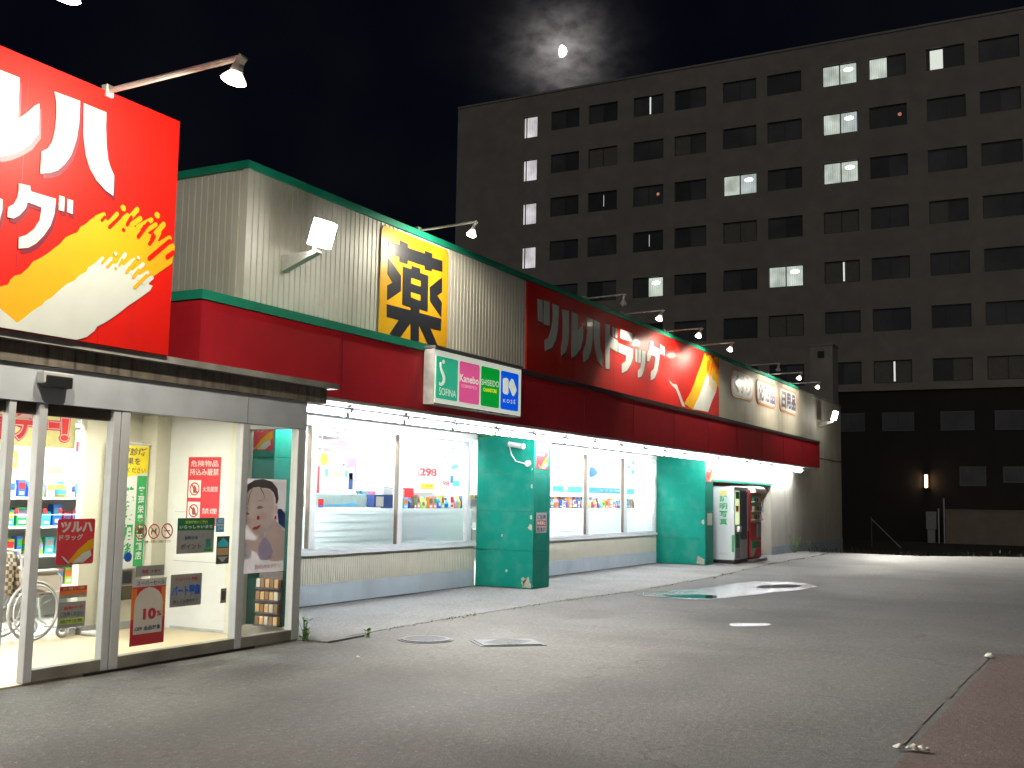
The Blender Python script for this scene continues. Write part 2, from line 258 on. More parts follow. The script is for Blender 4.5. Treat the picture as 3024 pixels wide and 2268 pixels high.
POLY={'big_ha_l':[(5.749,4.77),(6.002,4.777),(6.005,4.579),(5.989,4.441),(5.947,4.297),(5.894,4.209),(5.824,4.132),(5.753,4.091),(5.666,4.062),(5.664,4.242),(5.722,4.288),(5.758,4.356),(5.776,4.448),(5.784,4.566),(5.775,4.693)],'big_ha_r':[(6.04,4.771),(6.277,4.769),(6.28,4.652),(6.297,4.491),(6.325,4.363),(6.357,4.304),(6.398,4.247),(6.401,4.069),(6.316,4.097),(6.221,4.154),(6.144,4.236),(6.092,4.34),(6.058,4.492)],'big_ru_r':[(5.165,4.768),(5.423,4.769),(5.429,4.436),(5.505,4.51),(5.57,4.588),(5.614,4.624),(5.626,4.379),(5.555,4.266),(5.452,4.179),(5.364,4.123),(5.306,4.095),(5.204,4.072)],'big_gu':[(5.478,3.931),(5.579,3.938),(5.59,3.896),(5.825,3.896),(5.821,3.774),(5.792,3.668),(5.734,3.57),(5.668,3.493),(5.6,3.443),(5.513,3.418),(5.51,3.506),(5.577,3.542),(5.643,3.605),(5.686,3.685),(5.698,3.793),(5.566,3.802),(5.554,3.75),(5.504,3.683),(5.453,3.643),(5.396,3.641),(5.398,3.718),(5.445,3.758),(5.471,3.812),(5.482,3.877)],'big_gu_d1':[(5.856,3.933),(5.909,3.932),(5.911,3.813),(5.859,3.812)],'big_gu_d2':[(5.937,3.925),(5.992,3.924),(5.997,3.81),(5.942,3.815)],'big_tsu':[(5.241,3.78),(5.345,3.769),(5.349,3.686),(5.329,3.587),(5.265,3.465),(5.181,3.419),(5.178,3.498),(5.228,3.563),(5.247,3.661)],'big_yellow':[(5.177,2.92),(5.297,3.046),(5.382,3.094),(5.447,3.12),(5.467,3.164),(5.502,3.202),(5.554,3.221),(5.62,3.289),(5.655,3.344),(5.708,3.376),(5.77,3.424),(5.823,3.47),(5.893,3.535),(5.947,3.604),(6.012,3.647),(6.062,3.673),(6.084,3.722),(6.142,3.764),(6.175,3.801),(6.234,3.852),(6.294,3.889),(6.391,3.823),(6.537,3.872),(6.693,3.855),(6.853,3.83),(6.98,3.771),(7.123,3.754),(7.128,3.675),(7.119,3.625),(6.899,3.459),(6.545,3.223),(6.197,3.003),(5.863,2.936),(5.671,2.92),(5.596,2.874),(5.545,2.836),(5.395,2.923),(5.302,2.98)],'big_white':[(5.302,2.98),(5.395,2.919),(5.545,2.836),(5.596,2.874),(5.669,2.94),(5.722,2.983),(5.767,3.014),(5.782,3.042),(5.851,3.089),(5.913,3.156),(5.975,3.217),(6.057,3.267),(6.105,3.32),(6.171,3.362),(6.186,3.401),(6.245,3.442),(6.296,3.492),(6.379,3.476),(6.526,3.498),(6.662,3.465),(6.781,3.434),(6.891,3.431),(6.844,3.381),(6.895,3.374),(6.868,3.326),(6.737,3.226),(6.626,3.147),(6.537,3.072),(6.449,3.006),(6.379,2.958),(6.31,2.919),(6.286,2.879),(6.211,2.817),(6.112,2.746),(5.719,2.694),(5.413,2.679),(5.259,2.776)],'big_cap_y':[(6.244,3.84,6.318,3.885,0.021),(6.364,3.809,6.458,3.926,0.02),(6.482,3.852,6.571,3.941,0.02),(6.517,3.993,6.521,3.992,0.028),(6.539,3.85,6.676,4.018,0.024),(6.624,3.87,6.716,3.946,0.023),(6.692,3.863,6.844,3.965,0.023),(6.905,4.022,6.909,4.022,0.03),(6.792,3.855,6.897,3.934,0.021),(6.874,3.819,6.988,3.955,0.026),(6.906,3.802,6.942,3.873,0.024),(6.959,3.767,7.068,3.846,0.027),(7.004,3.713,7.111,3.775,0.031)],'big_cap_r':[(6.299,3.831,6.327,3.865,0.014),(6.384,3.791,6.488,3.903,0.016),(6.535,3.803,6.537,3.802,0.018),(6.571,3.857,6.613,3.933,0.017),(6.704,3.78,6.807,3.924,0.019),(6.735,3.818,6.765,3.887,0.017),(6.835,3.743,6.888,3.822,0.018),(6.856,3.791,6.873,3.834,0.018),(6.842,3.613,7.07,3.819,0.022),(7.049,3.667,7.12,3.725,0.022)],'big_cap_w':[(6.288,3.465,6.325,3.507,0.016),(6.353,3.456,6.416,3.524,0.016),(6.458,3.575,6.46,3.574,0.017),(6.481,3.467,6.566,3.593,0.018),(6.565,3.476,6.664,3.564,0.017),(6.711,3.592,6.713,3.591,0.017),(6.654,3.44,6.773,3.545,0.019),(6.724,3.408,6.827,3.481,0.019),(6.785,3.381,6.88,3.445,0.019)],'big_cap_wy':[(6.324,3.47,6.344,3.493,0.013),(6.381,3.443,6.435,3.506,0.013),(6.469,3.449,6.471,3.448,0.013),(6.508,3.484,6.534,3.538,0.013),(6.592,3.44,6.675,3.551,0.015),(6.669,3.41,6.723,3.484,0.016),(6.691,3.325,6.819,3.453,0.017)],'long_tsu1':[(16.508,4.979),(16.698,4.992),(16.729,4.597),(16.551,4.604)],'long_tsu2':[(16.758,4.994),(16.99,5.001),(16.991,4.582),(16.772,4.576)],'long_tsu3':[(17.096,4.991),(17.367,4.995),(17.36,4.798),(17.329,4.571),(17.259,4.367),(17.108,4.21),(16.836,4.115),(16.8,4.291),(16.961,4.367),(17.067,4.533),(17.122,4.761)],'long_ru1':[(17.496,4.96),(17.79,4.974),(17.801,4.584),(17.774,4.382),(17.681,4.201),(17.49,4.107),(17.485,4.259),(17.544,4.435),(17.535,4.741)],'long_ru2':[(17.923,4.986),(18.194,4.972),(18.168,4.665),(18.304,4.743),(18.427,4.834),(18.434,4.558),(18.315,4.339),(18.113,4.198),(17.927,4.118)],'long_ha1':[(18.578,4.989),(18.865,4.989),(18.86,4.588),(18.808,4.374),(18.669,4.195),(18.46,4.102),(18.434,4.297),(18.556,4.458),(18.62,4.701)],'long_ha2':[(18.923,4.989),(19.212,4.968),(19.203,4.695),(19.245,4.49),(19.346,4.367),(19.344,4.117),(19.14,4.207),(19.011,4.4),(18.931,4.657)],'long_do1':[(19.476,4.992),(19.708,4.996),(19.704,4.802),(20.133,4.738),(20.121,4.511),(19.709,4.551),(19.711,4.123),(19.504,4.099)],'long_do2':[(19.833,4.984),(19.944,4.985),(19.948,4.799),(19.837,4.799)],'long_do3':[(19.984,4.982),(20.096,4.983),(20.1,4.789),(19.988,4.789)],'long_ra1':[(20.249,4.999),(20.918,5.006),(20.921,4.823),(20.253,4.811)],'long_ra2':[(20.158,4.704),(20.966,4.683),(20.943,4.487),(20.843,4.347),(20.635,4.196),(20.348,4.107),(20.328,4.287),(20.549,4.376),(20.588,4.491),(20.161,4.517)],'long_xtsu1':[(21.078,4.714),(21.208,4.715),(21.195,4.421),(21.082,4.44)],'long_xtsu2':[(21.261,4.715),(21.411,4.715),(21.398,4.438),(21.274,4.437)],'long_xtsu3':[(21.474,4.717),(21.672,4.725),(21.657,4.475),(21.587,4.302),(21.437,4.155),(21.235,4.107),(21.242,4.264),(21.382,4.328),(21.45,4.484)],'long_gu1':[(21.944,4.995),(22.149,5.006),(22.132,4.902),(22.542,4.888),(22.525,4.681),(22.422,4.396),(22.234,4.206),(21.982,4.12),(21.998,4.315),(22.184,4.403),(22.295,4.686),(22.04,4.689),(21.903,4.538),(21.766,4.521),(21.763,4.687),(21.9,4.805)],'long_gu2':[(22.58,4.996),(22.687,4.993),(22.689,4.787),(22.582,4.791)],'long_gu3':[(22.736,4.983),(22.855,4.981),(22.857,4.784),(22.738,4.783)],'long_yellow':[(25.758,5.203),(25.941,5.137),(26.188,5.214),(26.376,5.132),(26.63,5.222),(26.875,5.205),(26.896,4.463),(26.626,4.515),(25.937,4.139),(25.222,3.776),(24.821,3.714),(24.211,3.809),(24.374,3.925),(24.707,4.137),(24.934,4.363),(25.222,4.635),(25.517,4.933)],'long_white':[(25.817,4.605),(25.939,4.714),(26.062,4.612),(26.248,4.728),(26.373,4.586),(26.588,4.589),(26.754,4.508),(26.625,4.299),(26.37,4.101),(25.997,3.754),(24.855,3.735),(25.339,4.122),(25.636,4.415)],'long_check':[(23.131,4.267),(23.416,4.198),(23.676,4.21),(23.909,4.026),(24.287,3.737),(24.049,3.742),(23.782,3.979),(23.603,4.104),(23.314,4.163)],'long_panel':[(16.142,5.175),(26.928,5.279),(26.943,3.738),(16.194,3.724)],'yaku_grass':[(11.986,5.004),(12.272,5.013),(12.269,5.076),(12.462,5.066),(12.465,5.013),(12.91,5.023),(12.908,5.066),(13.105,5.064),(13.107,5.003),(13.384,5.013),(13.392,4.847),(13.104,4.838),(13.106,4.797),(12.914,4.792),(12.912,4.841),(12.474,4.833),(12.466,4.777),(12.275,4.775),(12.272,4.841),(11.995,4.831)],'yaku_l':[(11.998,4.772),(12.315,4.583),(12.326,4.368),(12.006,4.187),(11.995,4.392),(12.122,4.453),(11.994,4.545)],'yaku_r':[(13.386,4.765),(13.397,4.546),(13.267,4.472),(13.397,4.392),(13.395,4.168),(13.076,4.357),(13.066,4.562)],'yaku_box':[(12.361,4.725),(12.577,4.729),(12.575,4.777),(12.797,4.781),(12.8,4.719),(13.017,4.717),(13.019,4.193),(12.803,4.195),(12.806,4.144),(13.396,4.146),(13.392,3.97),(13.099,3.967),(13.333,3.714),(13.182,3.688),(13.041,3.732),(12.803,3.965),(12.806,3.676),(12.605,3.649),(12.589,3.963),(12.358,3.742),(12.275,3.701),(12.077,3.734),(12.294,3.96),(12.004,3.962),(11.995,4.132),(12.585,4.143),(12.583,4.181),(12.367,4.188)],'yaku_h1':[(12.562,4.6),(12.806,4.602),(12.81,4.522),(12.562,4.52)],'yaku_h2':[(12.568,4.396),(12.809,4.398),(12.813,4.318),(12.569,4.323)],'yaku_panel':[(11.868,5.189),(13.541,5.194),(13.585,3.722),(11.815,3.729)],'lb_green':[(12.264,3.434),(12.837,3.44),(12.843,2.869),(12.286,2.884)],'lb_pink':[(12.877,3.445),(13.442,3.445),(13.452,2.873),(12.889,2.867)],'lb_dgreen':[(13.485,3.44),(14.037,3.445),(14.052,2.88),(13.501,2.877)],'lb_blue':[(14.083,3.436),(14.649,3.439),(14.662,2.877),(14.097,2.88)],'lb_s_stroke':[(12.358,3.352),(12.401,3.357),(12.401,3.294),(12.451,3.239),(12.502,3.171),(12.502,3.104),(12.466,3.06),(12.41,3.035),(12.353,3.041),(12.354,3.089),(12.396,3.07),(12.433,3.09),(12.446,3.132),(12.422,3.189),(12.382,3.245),(12.358,3.296)],'lb_s_dot':[(12.422,3.383),(12.45,3.4),(12.48,3.384),(12.472,3.346),(12.427,3.347)],'lb_k1':[(14.149,3.31),(14.179,3.332),(14.272,3.342),(14.319,3.321),(14.327,3.121),(14.297,3.092),(14.196,3.094),(14.154,3.119)],'lb_k2':[(14.34,3.278),(14.425,3.347),(14.476,3.337),(14.585,3.205),(14.582,3.167),(14.502,3.088),(14.462,3.089),(14.347,3.212)],'lb_t_sofina':[(12.355,3.016),(12.797,3.005),(12.799,2.91),(12.359,2.913)],'lb_t_kanebo':[(12.889,3.257),(13.421,3.255),(13.419,3.149),(12.894,3.151)],'lb_t_cos':[(12.945,3.115),(13.364,3.115),(13.365,3.08),(12.947,3.074)],'lb_t_shi':[(13.5,3.249),(14.022,3.26),(14.025,3.173),(13.503,3.164)],'lb_t_chain':[(13.559,3.127),(13.959,3.134),(13.961,3.079),(13.562,3.074)],'lb_t_kose':[(14.168,3.032),(14.551,3.044),(14.554,2.969),(14.17,2.966)],'pq_p1':[(28.051,5.123),(30.133,5.144),(30.181,4.381),(28.21,4.317)],'pq_p2':[(30.548,5.1),(32.748,5.09),(32.653,4.343),(30.564,4.353)],'pq_p3':[(33.155,5.121),(35.367,5.13),(35.294,4.365),(33.167,4.328)],'pq_t1':[(28.13,4.737),(30.095,4.799),(30.088,4.486),(28.296,4.457)],'pq_t2':[(30.774,4.991),(32.565,5.025),(32.513,4.481),(30.794,4.443)],'pq_t3':[(33.324,4.995),(35.114,5.037),(35.034,4.484),(33.306,4.462)]}
BOX={'st1':(7.009,7.152,1.134,1.249),'st2':(7.165,7.304,1.13,1.247),'st3':(7.321,7.464,1.131,1.249),'st_text':(7.028,7.445,1.082,1.11),'notice_green':(7.521,8.004,0.974,1.305),'blue_st':(8.025,8.138,1.166,1.305),'teal_st':(8.047,8.223,0.857,1.124),'grey_st':(8.133,8.212,0.479,0.619),'blue_writing':(7.47,7.868,0.488,0.786),'grey_bar':(7.043,7.38,0.79,0.885),'card1':(6.889,7.011,0.73,0.857),'card2':(6.89,7.012,0.598,0.718),'ten':(7.016,7.416,0.184,0.769),'blue_dot':(6.904,6.991,0.93,1.01),'face':(8.354,9.053,0.744,1.696),'rack':(9.203,9.603,0.088,0.692),'door_logo':(6.188,6.567,0.931,1.31),'door_strip':(6.247,6.522,0.656,0.753),'door_grey':(6.241,6.516,0.414,0.624),'banner_top':(6.563,8.293,2.002,2.433),'ban_de':(7.498,7.821,2.055,2.414),'ban_dash':(7.929,8.093,2.194,2.288),'ban_ex':(8.09,8.217,2.07,2.337),'ban_o':(7.173,7.432,2.04,2.311),'price':(9.947,11.145,1.373,2.382),'p198':(10.503,10.855,2.075,2.226),'p213':(10.583,10.777,1.996,2.067),'food1':(10.049,10.306,1.725,1.864),'food2':(10.682,10.941,1.777,1.914),'orange':(9.151,9.504,1.823,2.04),'nob_y':(8.52,9.016,1.682,2.052),'nob':(8.492,8.993,0.706,2.05),'w_298':(15.926,16.488,1.895,2.045),'w_1':(15.873,15.905,1.894,2.012),'w_327':(16.085,16.366,1.812,1.887),'w_98':(16.687,16.924,1.74,1.832),'w_j1':(16.658,17.122,2.394,2.464),'w_j2':(16.665,17.237,2.233,2.311),'w_board':(15.767,17.287,1.72,2.545),'w_yel':(15.922,16.368,1.668,1.773),'w_red':(13.376,14.375,1.565,2.145),'w_pink1':(13.86,14.632,2.294,2.433),'w_pink0':(13.871,14.622,2.518,2.616),'w_black':(13.963,14.569,1.335,1.552),'w_mon':(14.195,14.525,1.56,1.711),'w_rb':(14.836,15.678,1.474,1.682),'w_prod':(15.53,17.282,1.339,1.649),'w_ext':(12.238,12.354,1.363,1.484),'w_film':(12.157,16.298,0.79,1.348),'w_teal':(16.551,17.424,0.74,0.94),'w_bluebox':(15.706,16.147,0.769,0.863),'v_blue':(23.696,30.194,1.71,1.856),'v_sw1':(26.295,27.129,2.129,2.466),'v_sw2':(27.457,28.571,2.161,2.537),'v_let':(28.257,28.98,2.259,2.629),'v_let2':(29.341,29.734,2.249,2.663),'v_film':(19.691,25.546,0.763,1.368),'v_ext':(21.678,21.779,1.353,1.492),'v_shelf':(22.673,28.885,1.34,1.587),'v_txt':(26.474,27.867,1.758,1.824),'cctv':(15.74,16.265,2.384,2.536),'post_logo':(16.684,17.146,2.052,2.495),'post_note':(16.725,17.154,0.962,1.304),'post2_logo':(25.691,26.179,2.015,2.478),'post2_plate':(25.783,26.197,0.957,1.248)}
# ---------------------------------------------------------------- materials
mat('sign_red', (0.56, 0.009, 0.005), 0.5, 0.05, 3, spec=0.25, coat=0.16, dirt=(0.38, 0.012, 0.010), dirt_amt=0.35, dirt_scale=0.9, streak=True)
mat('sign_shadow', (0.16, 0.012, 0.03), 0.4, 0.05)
mat('sign_white', (0.50, 0.52, 0.49), 0.5, 0.04, 4, spec=0.3, coat=0.16, dirt=(0.48, 0.48, 0.44), dirt_amt=0.4, dirt_scale=1.0, streak=True)
mat('sign_yellow', (0.60, 0.315, 0.010), 0.5, 0.04, 3, spec=0.3, coat=0.16)
mat('yaku_yellow', (0.76, 0.40, 0.015), 0.35, 0.05, 3, coat=0.3)
mat('yaku_black', (0.022, 0.024, 0.032), 0.38, 0.1, 5, coat=0.2)
mat('awning_red', (0.46, 0.012, 0.022), 0.5, 0.10, 2.5, spec=0.35, dirt=(0.36, 0.018, 0.028), dirt_amt=0.5, dirt_scale=1.2, streak=True)
mat('trim_green', (0.008, 0.27, 0.165), 0.45, 0.08, 5, dirt=(0.03, 0.12, 0.08), dirt_amt=0.4)
mat('post_green', (0.001, 0.205, 0.150), 0.5, 0.06, 3, spec=0.2, dirt=(0.30, 0.36, 0.27), dirt_amt=0.10, dirt_scale=4)
mat('post_worn', (0.46, 0.42, 0.33), 0.8, 0.2, 20)
mat('cladding', (0.56, 0.545, 0.48), 0.5, 0.05, 2.5, dirt=(0.30, 0.27, 0.20), dirt_amt=0.22, dirt_scale=0.9, streak=True)
mat('wall_cream', (0.56, 0.53, 0.44), 0.65, 0.05, 2, bump=0.12, bscale=30, dirt=(0.28, 0.25, 0.19), dirt_amt=0.35, dirt_scale=0.8, streak=True)
mat('wall_dado', (0.56, 0.53, 0.43), 0.6, 0.05, 3)
mat('plinth_blue', (0.44, 0.50, 0.55), 0.7, 0.08, 4, bump=0.1, dirt=(0.22, 0.22, 0.22), dirt_amt=0.4, dirt_scale=2)
mat('soffit', (0.55, 0.54, 0.52), 0.6, 0.05)
mat('roof_grey', (0.12, 0.12, 0.12), 0.8)
mat('alu', (0.60, 0.61, 0.63), 0.40, 0.06, 8, metal=0.0, dirt=(0.36, 0.35, 0.33), dirt_amt=0.25)
mat('alu_white', (0.66, 0.68, 0.69), 0.4, 0.05, 6)
mat('alu_brown', (0.10, 0.075, 0.055), 0.5, 0.15, 10)
mat('seal_brown', (0.26, 0.20, 0.15), 0.6, 0.1)
mat('header_grey', (0.52, 0.55, 0.60), 0.45, 0.06, 3, dirt=(0.2, 0.19, 0.17), dirt_amt=0.3)
mat('canopy_brown', (0.15, 0.125, 0.10), 0.7, 0.3, 8, dirt=(0.02, 0.018, 0.015), dirt_amt=0.8, dirt_scale=3, streak=True)
mat('canopy_edge', (0.32, 0.31, 0.29), 0.6, 0.15, 6, dirt=(0.08, 0.07, 0.06), dirt_amt=0.7, dirt_scale=2)
mat('kick_rail', (0.26, 0.24, 0.21), 0.5, 0.15, 8, dirt=(0.05, 0.045, 0.04), dirt_amt=0.5, dirt_scale=4)
mat('rubber', (0.015, 0.015, 0.016), 0.7)
mat('black', (0.02, 0.02, 0.022), 0.4)
mat('dark_grey', (0.09, 0.09, 0.095), 0.5)
mat('grey', (0.28, 0.28, 0.28), 0.55)
mat('pale_grey', (0.50, 0.50, 0.50), 0.55)
mat('white', (0.78, 0.78, 0.77), 0.5, 0.03)
mat('lamp_white', (0.55, 0.54, 0.51), 0.5, 0.06, 10, dirt=(0.2, 0.17, 0.13), dirt_amt=0.4, dirt_scale=6)
mat('rail_purple', (0.10, 0.095, 0.12), 0.5)
paper('paper_lilac', (0.84, 0.78, 0.86)); paper('paper_skin', (0.92, 0.78, 0.75)); paper('paper_skin_shade', (0.88, 0.70, 0.68)); paper('paper_jar', (0.66, 0.58, 0.84))
paper('paper_blush', (0.90, 0.70, 0.69)); mat('soft_brow', (0.50, 0.38, 0.35), 0.6)
mat('brow', (0.34, 0.25, 0.23), 0.6)
mat('room_white', (0.78, 0.78, 0.76), 0.7, 0.02)
mat('porch_cream', (0.74, 0.71, 0.58), 0.7, 0.03)
mat('porch_floor', (0.60, 0.50, 0.34), 0.38, 0.06, 1.5)
mat('shop_floor', (0.66, 0.62, 0.52), 0.3, 0.04, 1.0)
mat('red', (0.62, 0.02, 0.025), 0.5, 0.05)
mat('poster_red', (0.55, 0.035, 0.05), 0.5, 0.05)
mat('pink', (0.75, 0.22, 0.32), 0.5)
mat('pale_pink', (0.85, 0.55, 0.58), 0.5)
mat('orange', (0.80, 0.20, 0.03), 0.5)
mat('tan', (0.60, 0.38, 0.18), 0.5)
mat('yellow', (0.85, 0.68, 0.03), 0.5)
mat('pale_yellow', (0.80, 0.74, 0.34), 0.5)
mat('green', (0.02, 0.36, 0.10), 0.5)
mat('dark_green', (0.010, 0.16, 0.06), 0.5)
mat('lime', (0.45, 0.65, 0.10), 0.5)
mat('blue', (0.02, 0.12, 0.62), 0.5)
mat('navy', (0.03, 0.06, 0.20), 0.5)
mat('sky_blue', (0.10, 0.48, 0.80), 0.5)
mat('cyan', (0.05, 0.60, 0.70), 0.5)
mat('lavender', (0.45, 0.36, 0.66), 0.5)
mat('teal', (0.05, 0.25, 0.20), 0.5)
mat('curtain_teal', (0.42, 0.52, 0.50), 0.5)
mat('flashing_dark', (0.045, 0.03, 0.035), 0.6)
mat('brown', (0.20, 0.11, 0.06), 0.6)
mat('skin', (0.86, 0.70, 0.68), 0.5, 0.04)
mat('skin_shade', (0.78, 0.58, 0.57), 0.5, 0.04)
mat('hair', (0.10, 0.08, 0.085), 0.5, 0.2, 30)
mat('lips', (0.62, 0.10, 0.12), 0.4)
mat('poster_lilac', (0.80, 0.74, 0.82), 0.5, 0.06, 4)
mat('poster_lilac_dark', (0.55, 0.48, 0.74), 0.5, 0.2, 20)
mat('notice_grey', (0.30, 0.30, 0.29), 0.6, 0.08, 20)
mat('plaque_white', (0.62, 0.62, 0.60), 0.45, 0.03, 5, spec=0.3, coat=0.15)
mat('plaque_orange', (0.55, 0.20, 0.07), 0.4)
mat('ink_navy', (0.025, 0.02, 0.07), 0.4)
mat('metal_lid', (0.15, 0.155, 0.165), 0.5, 0.25, 30, metal=0.3, bump=0.4, bscale=60, dirt=(0.10, 0.10, 0.10), dirt_amt=0.4, dirt_scale=8)
mat('leaf', (0.09, 0.20, 0.025), 0.6, 0.3, 8)
mat('moss', (0.20, 0.19, 0.10), 0.9, 0.3, 10)
mat('grass_dark', (0.010, 0.014, 0.007), 0.9, 0.3, 5)
mat('soil', (0.018, 0.018, 0.014), 0.95, 0.4, 2)
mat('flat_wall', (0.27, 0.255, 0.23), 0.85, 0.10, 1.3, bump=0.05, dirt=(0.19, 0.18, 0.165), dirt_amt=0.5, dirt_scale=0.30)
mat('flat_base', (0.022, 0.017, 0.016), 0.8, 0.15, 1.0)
mat('flat_frame', (0.06, 0.06, 0.062), 0.5)
mat('frame_light', (0.10, 0.105, 0.115), 0.4)
mat('dark_glass', (0.085, 0.090, 0.100), 0.45, 0.35, 0.5, spec=0.3)
mat('darker_glass', (0.050, 0.055, 0.066), 0.35, 0.3, 0.6, spec=0.3)
mat('curtain', (0.16, 0.155, 0.14), 0.8, 0.1, 6)
mat('low_wall', (0.21, 0.18, 0.13), 0.85, 0.12, 1.5, bump=0.2)
mat('shaft_wall', (0.30, 0.29, 0.26), 0.85, 0.1, 1.0)
mat('litter', (0.75, 0.74, 0.68), 0.7)
mat('booth_white', (0.62, 0.66, 0.66), 0.35, 0.03, 4)
mat('booth_steel', (0.28, 0.27, 0.26), 0.4, 0.1, 6)
mat('vend_cream', (0.66, 0.60, 0.53), 0.45, 0.05)
mat('plaid', (0.30, 0.25, 0.17), 0.8)
glass('pane_glass', (0.96, 0.985, 0.98), 0.9)
glass('film', (0.90, 0.97, 0.96), 0.6, haze=0.86)
emit('tube_on', (0.93, 0.97, 1.0), 115.0)
emit('ceiling_on', (0.94, 0.98, 1.0), 86.0)
emit('porch_on', (1.0, 0.93, 0.76), 230.0)
emit('bulb_side', (1.0, 0.88, 0.66), 3.0)
emit('spot_on', (1.0, 0.91, 0.72), 30.0)
emit('flood_on', (1.0, 0.96, 0.86), 110.0)
emit('moon_on', (1.0, 0.95, 0.86), 6.0)
lit_pane('flat_lit', (0.80, 0.92, 0.80), 0.60)
lit_pane('flat_lit_cool', (0.74, 0.88, 0.84), 0.48)
emit('flat_lit_dim', (0.72, 0.86, 0.74), 0.36)
emit('flat_lit_lamp', (0.95, 1.0, 0.95), 2.5)
lit_pane('stair_lit', (0.90, 0.86, 0.90), 0.66)
emit('slit_lit', (0.85, 0.92, 0.82), 0.75)
emit('ember', (1.0, 0.28, 0.08), 0.35)
emit('warm_tube', (1.0, 0.66, 0.34), 26.0)
emit('booth_panel', (0.75, 0.95, 0.45), 0.9)
emit('vend_panel', (0.95, 0.95, 1.0), 0.25)
for k_ in ('spot_on', 'bulb_side', 'moon_on', 'flat_lit', 'flat_lit_cool', 'flat_lit_dim', 'flat_lit_lamp', 'stair_lit', 'slit_lit', 'ember', 'booth_panel', 'vend_panel'): M[k_].cycles.emission_sampling = 'NONE'
def lightbox(name, col, s): return emit(name, col, s, base=col)
lightbox('lb_white', (0.80, 0.86, 0.72), 0.55); lightbox('lb_green', (0.03, 0.42, 0.25), 0.6); lightbox('lb_pink', (0.75, 0.10, 0.30), 0.60); lightbox('lb_dgreen', (0.0, 0.33, 0.035), 0.65); lightbox('lb_blue', (0.0, 0.09, 0.72), 0.75); lightbox('lb_yellow', (0.85, 0.85, 0.02), 0.7)

for k_ in ('lb_white', 'lb_green', 'lb_pink', 'lb_dgreen', 'lb_blue', 'lb_yellow'): M[k_].cycles.emission_sampling = 'NONE'
# plaid cloth (woven check)
def plaid():
    m = M['plaid']; n = m.node_tree.nodes; l = m.node_tree.links; b = n['Principled BSDF']; tc = n.new('ShaderNodeTexCoord')
    ck = n.new('ShaderNodeTexChecker'); ck.inputs['Scale'].default_value = 26; ck.inputs[1].default_value = (0.42, 0.36, 0.24, 1); ck.inputs[2].default_value = (0.10, 0.08, 0.07, 1)
    l.new(tc.outputs['Object'], ck.inputs['Vector']); l.new(ck.outputs['Color'], b.inputs['Base Color'])
plaid()

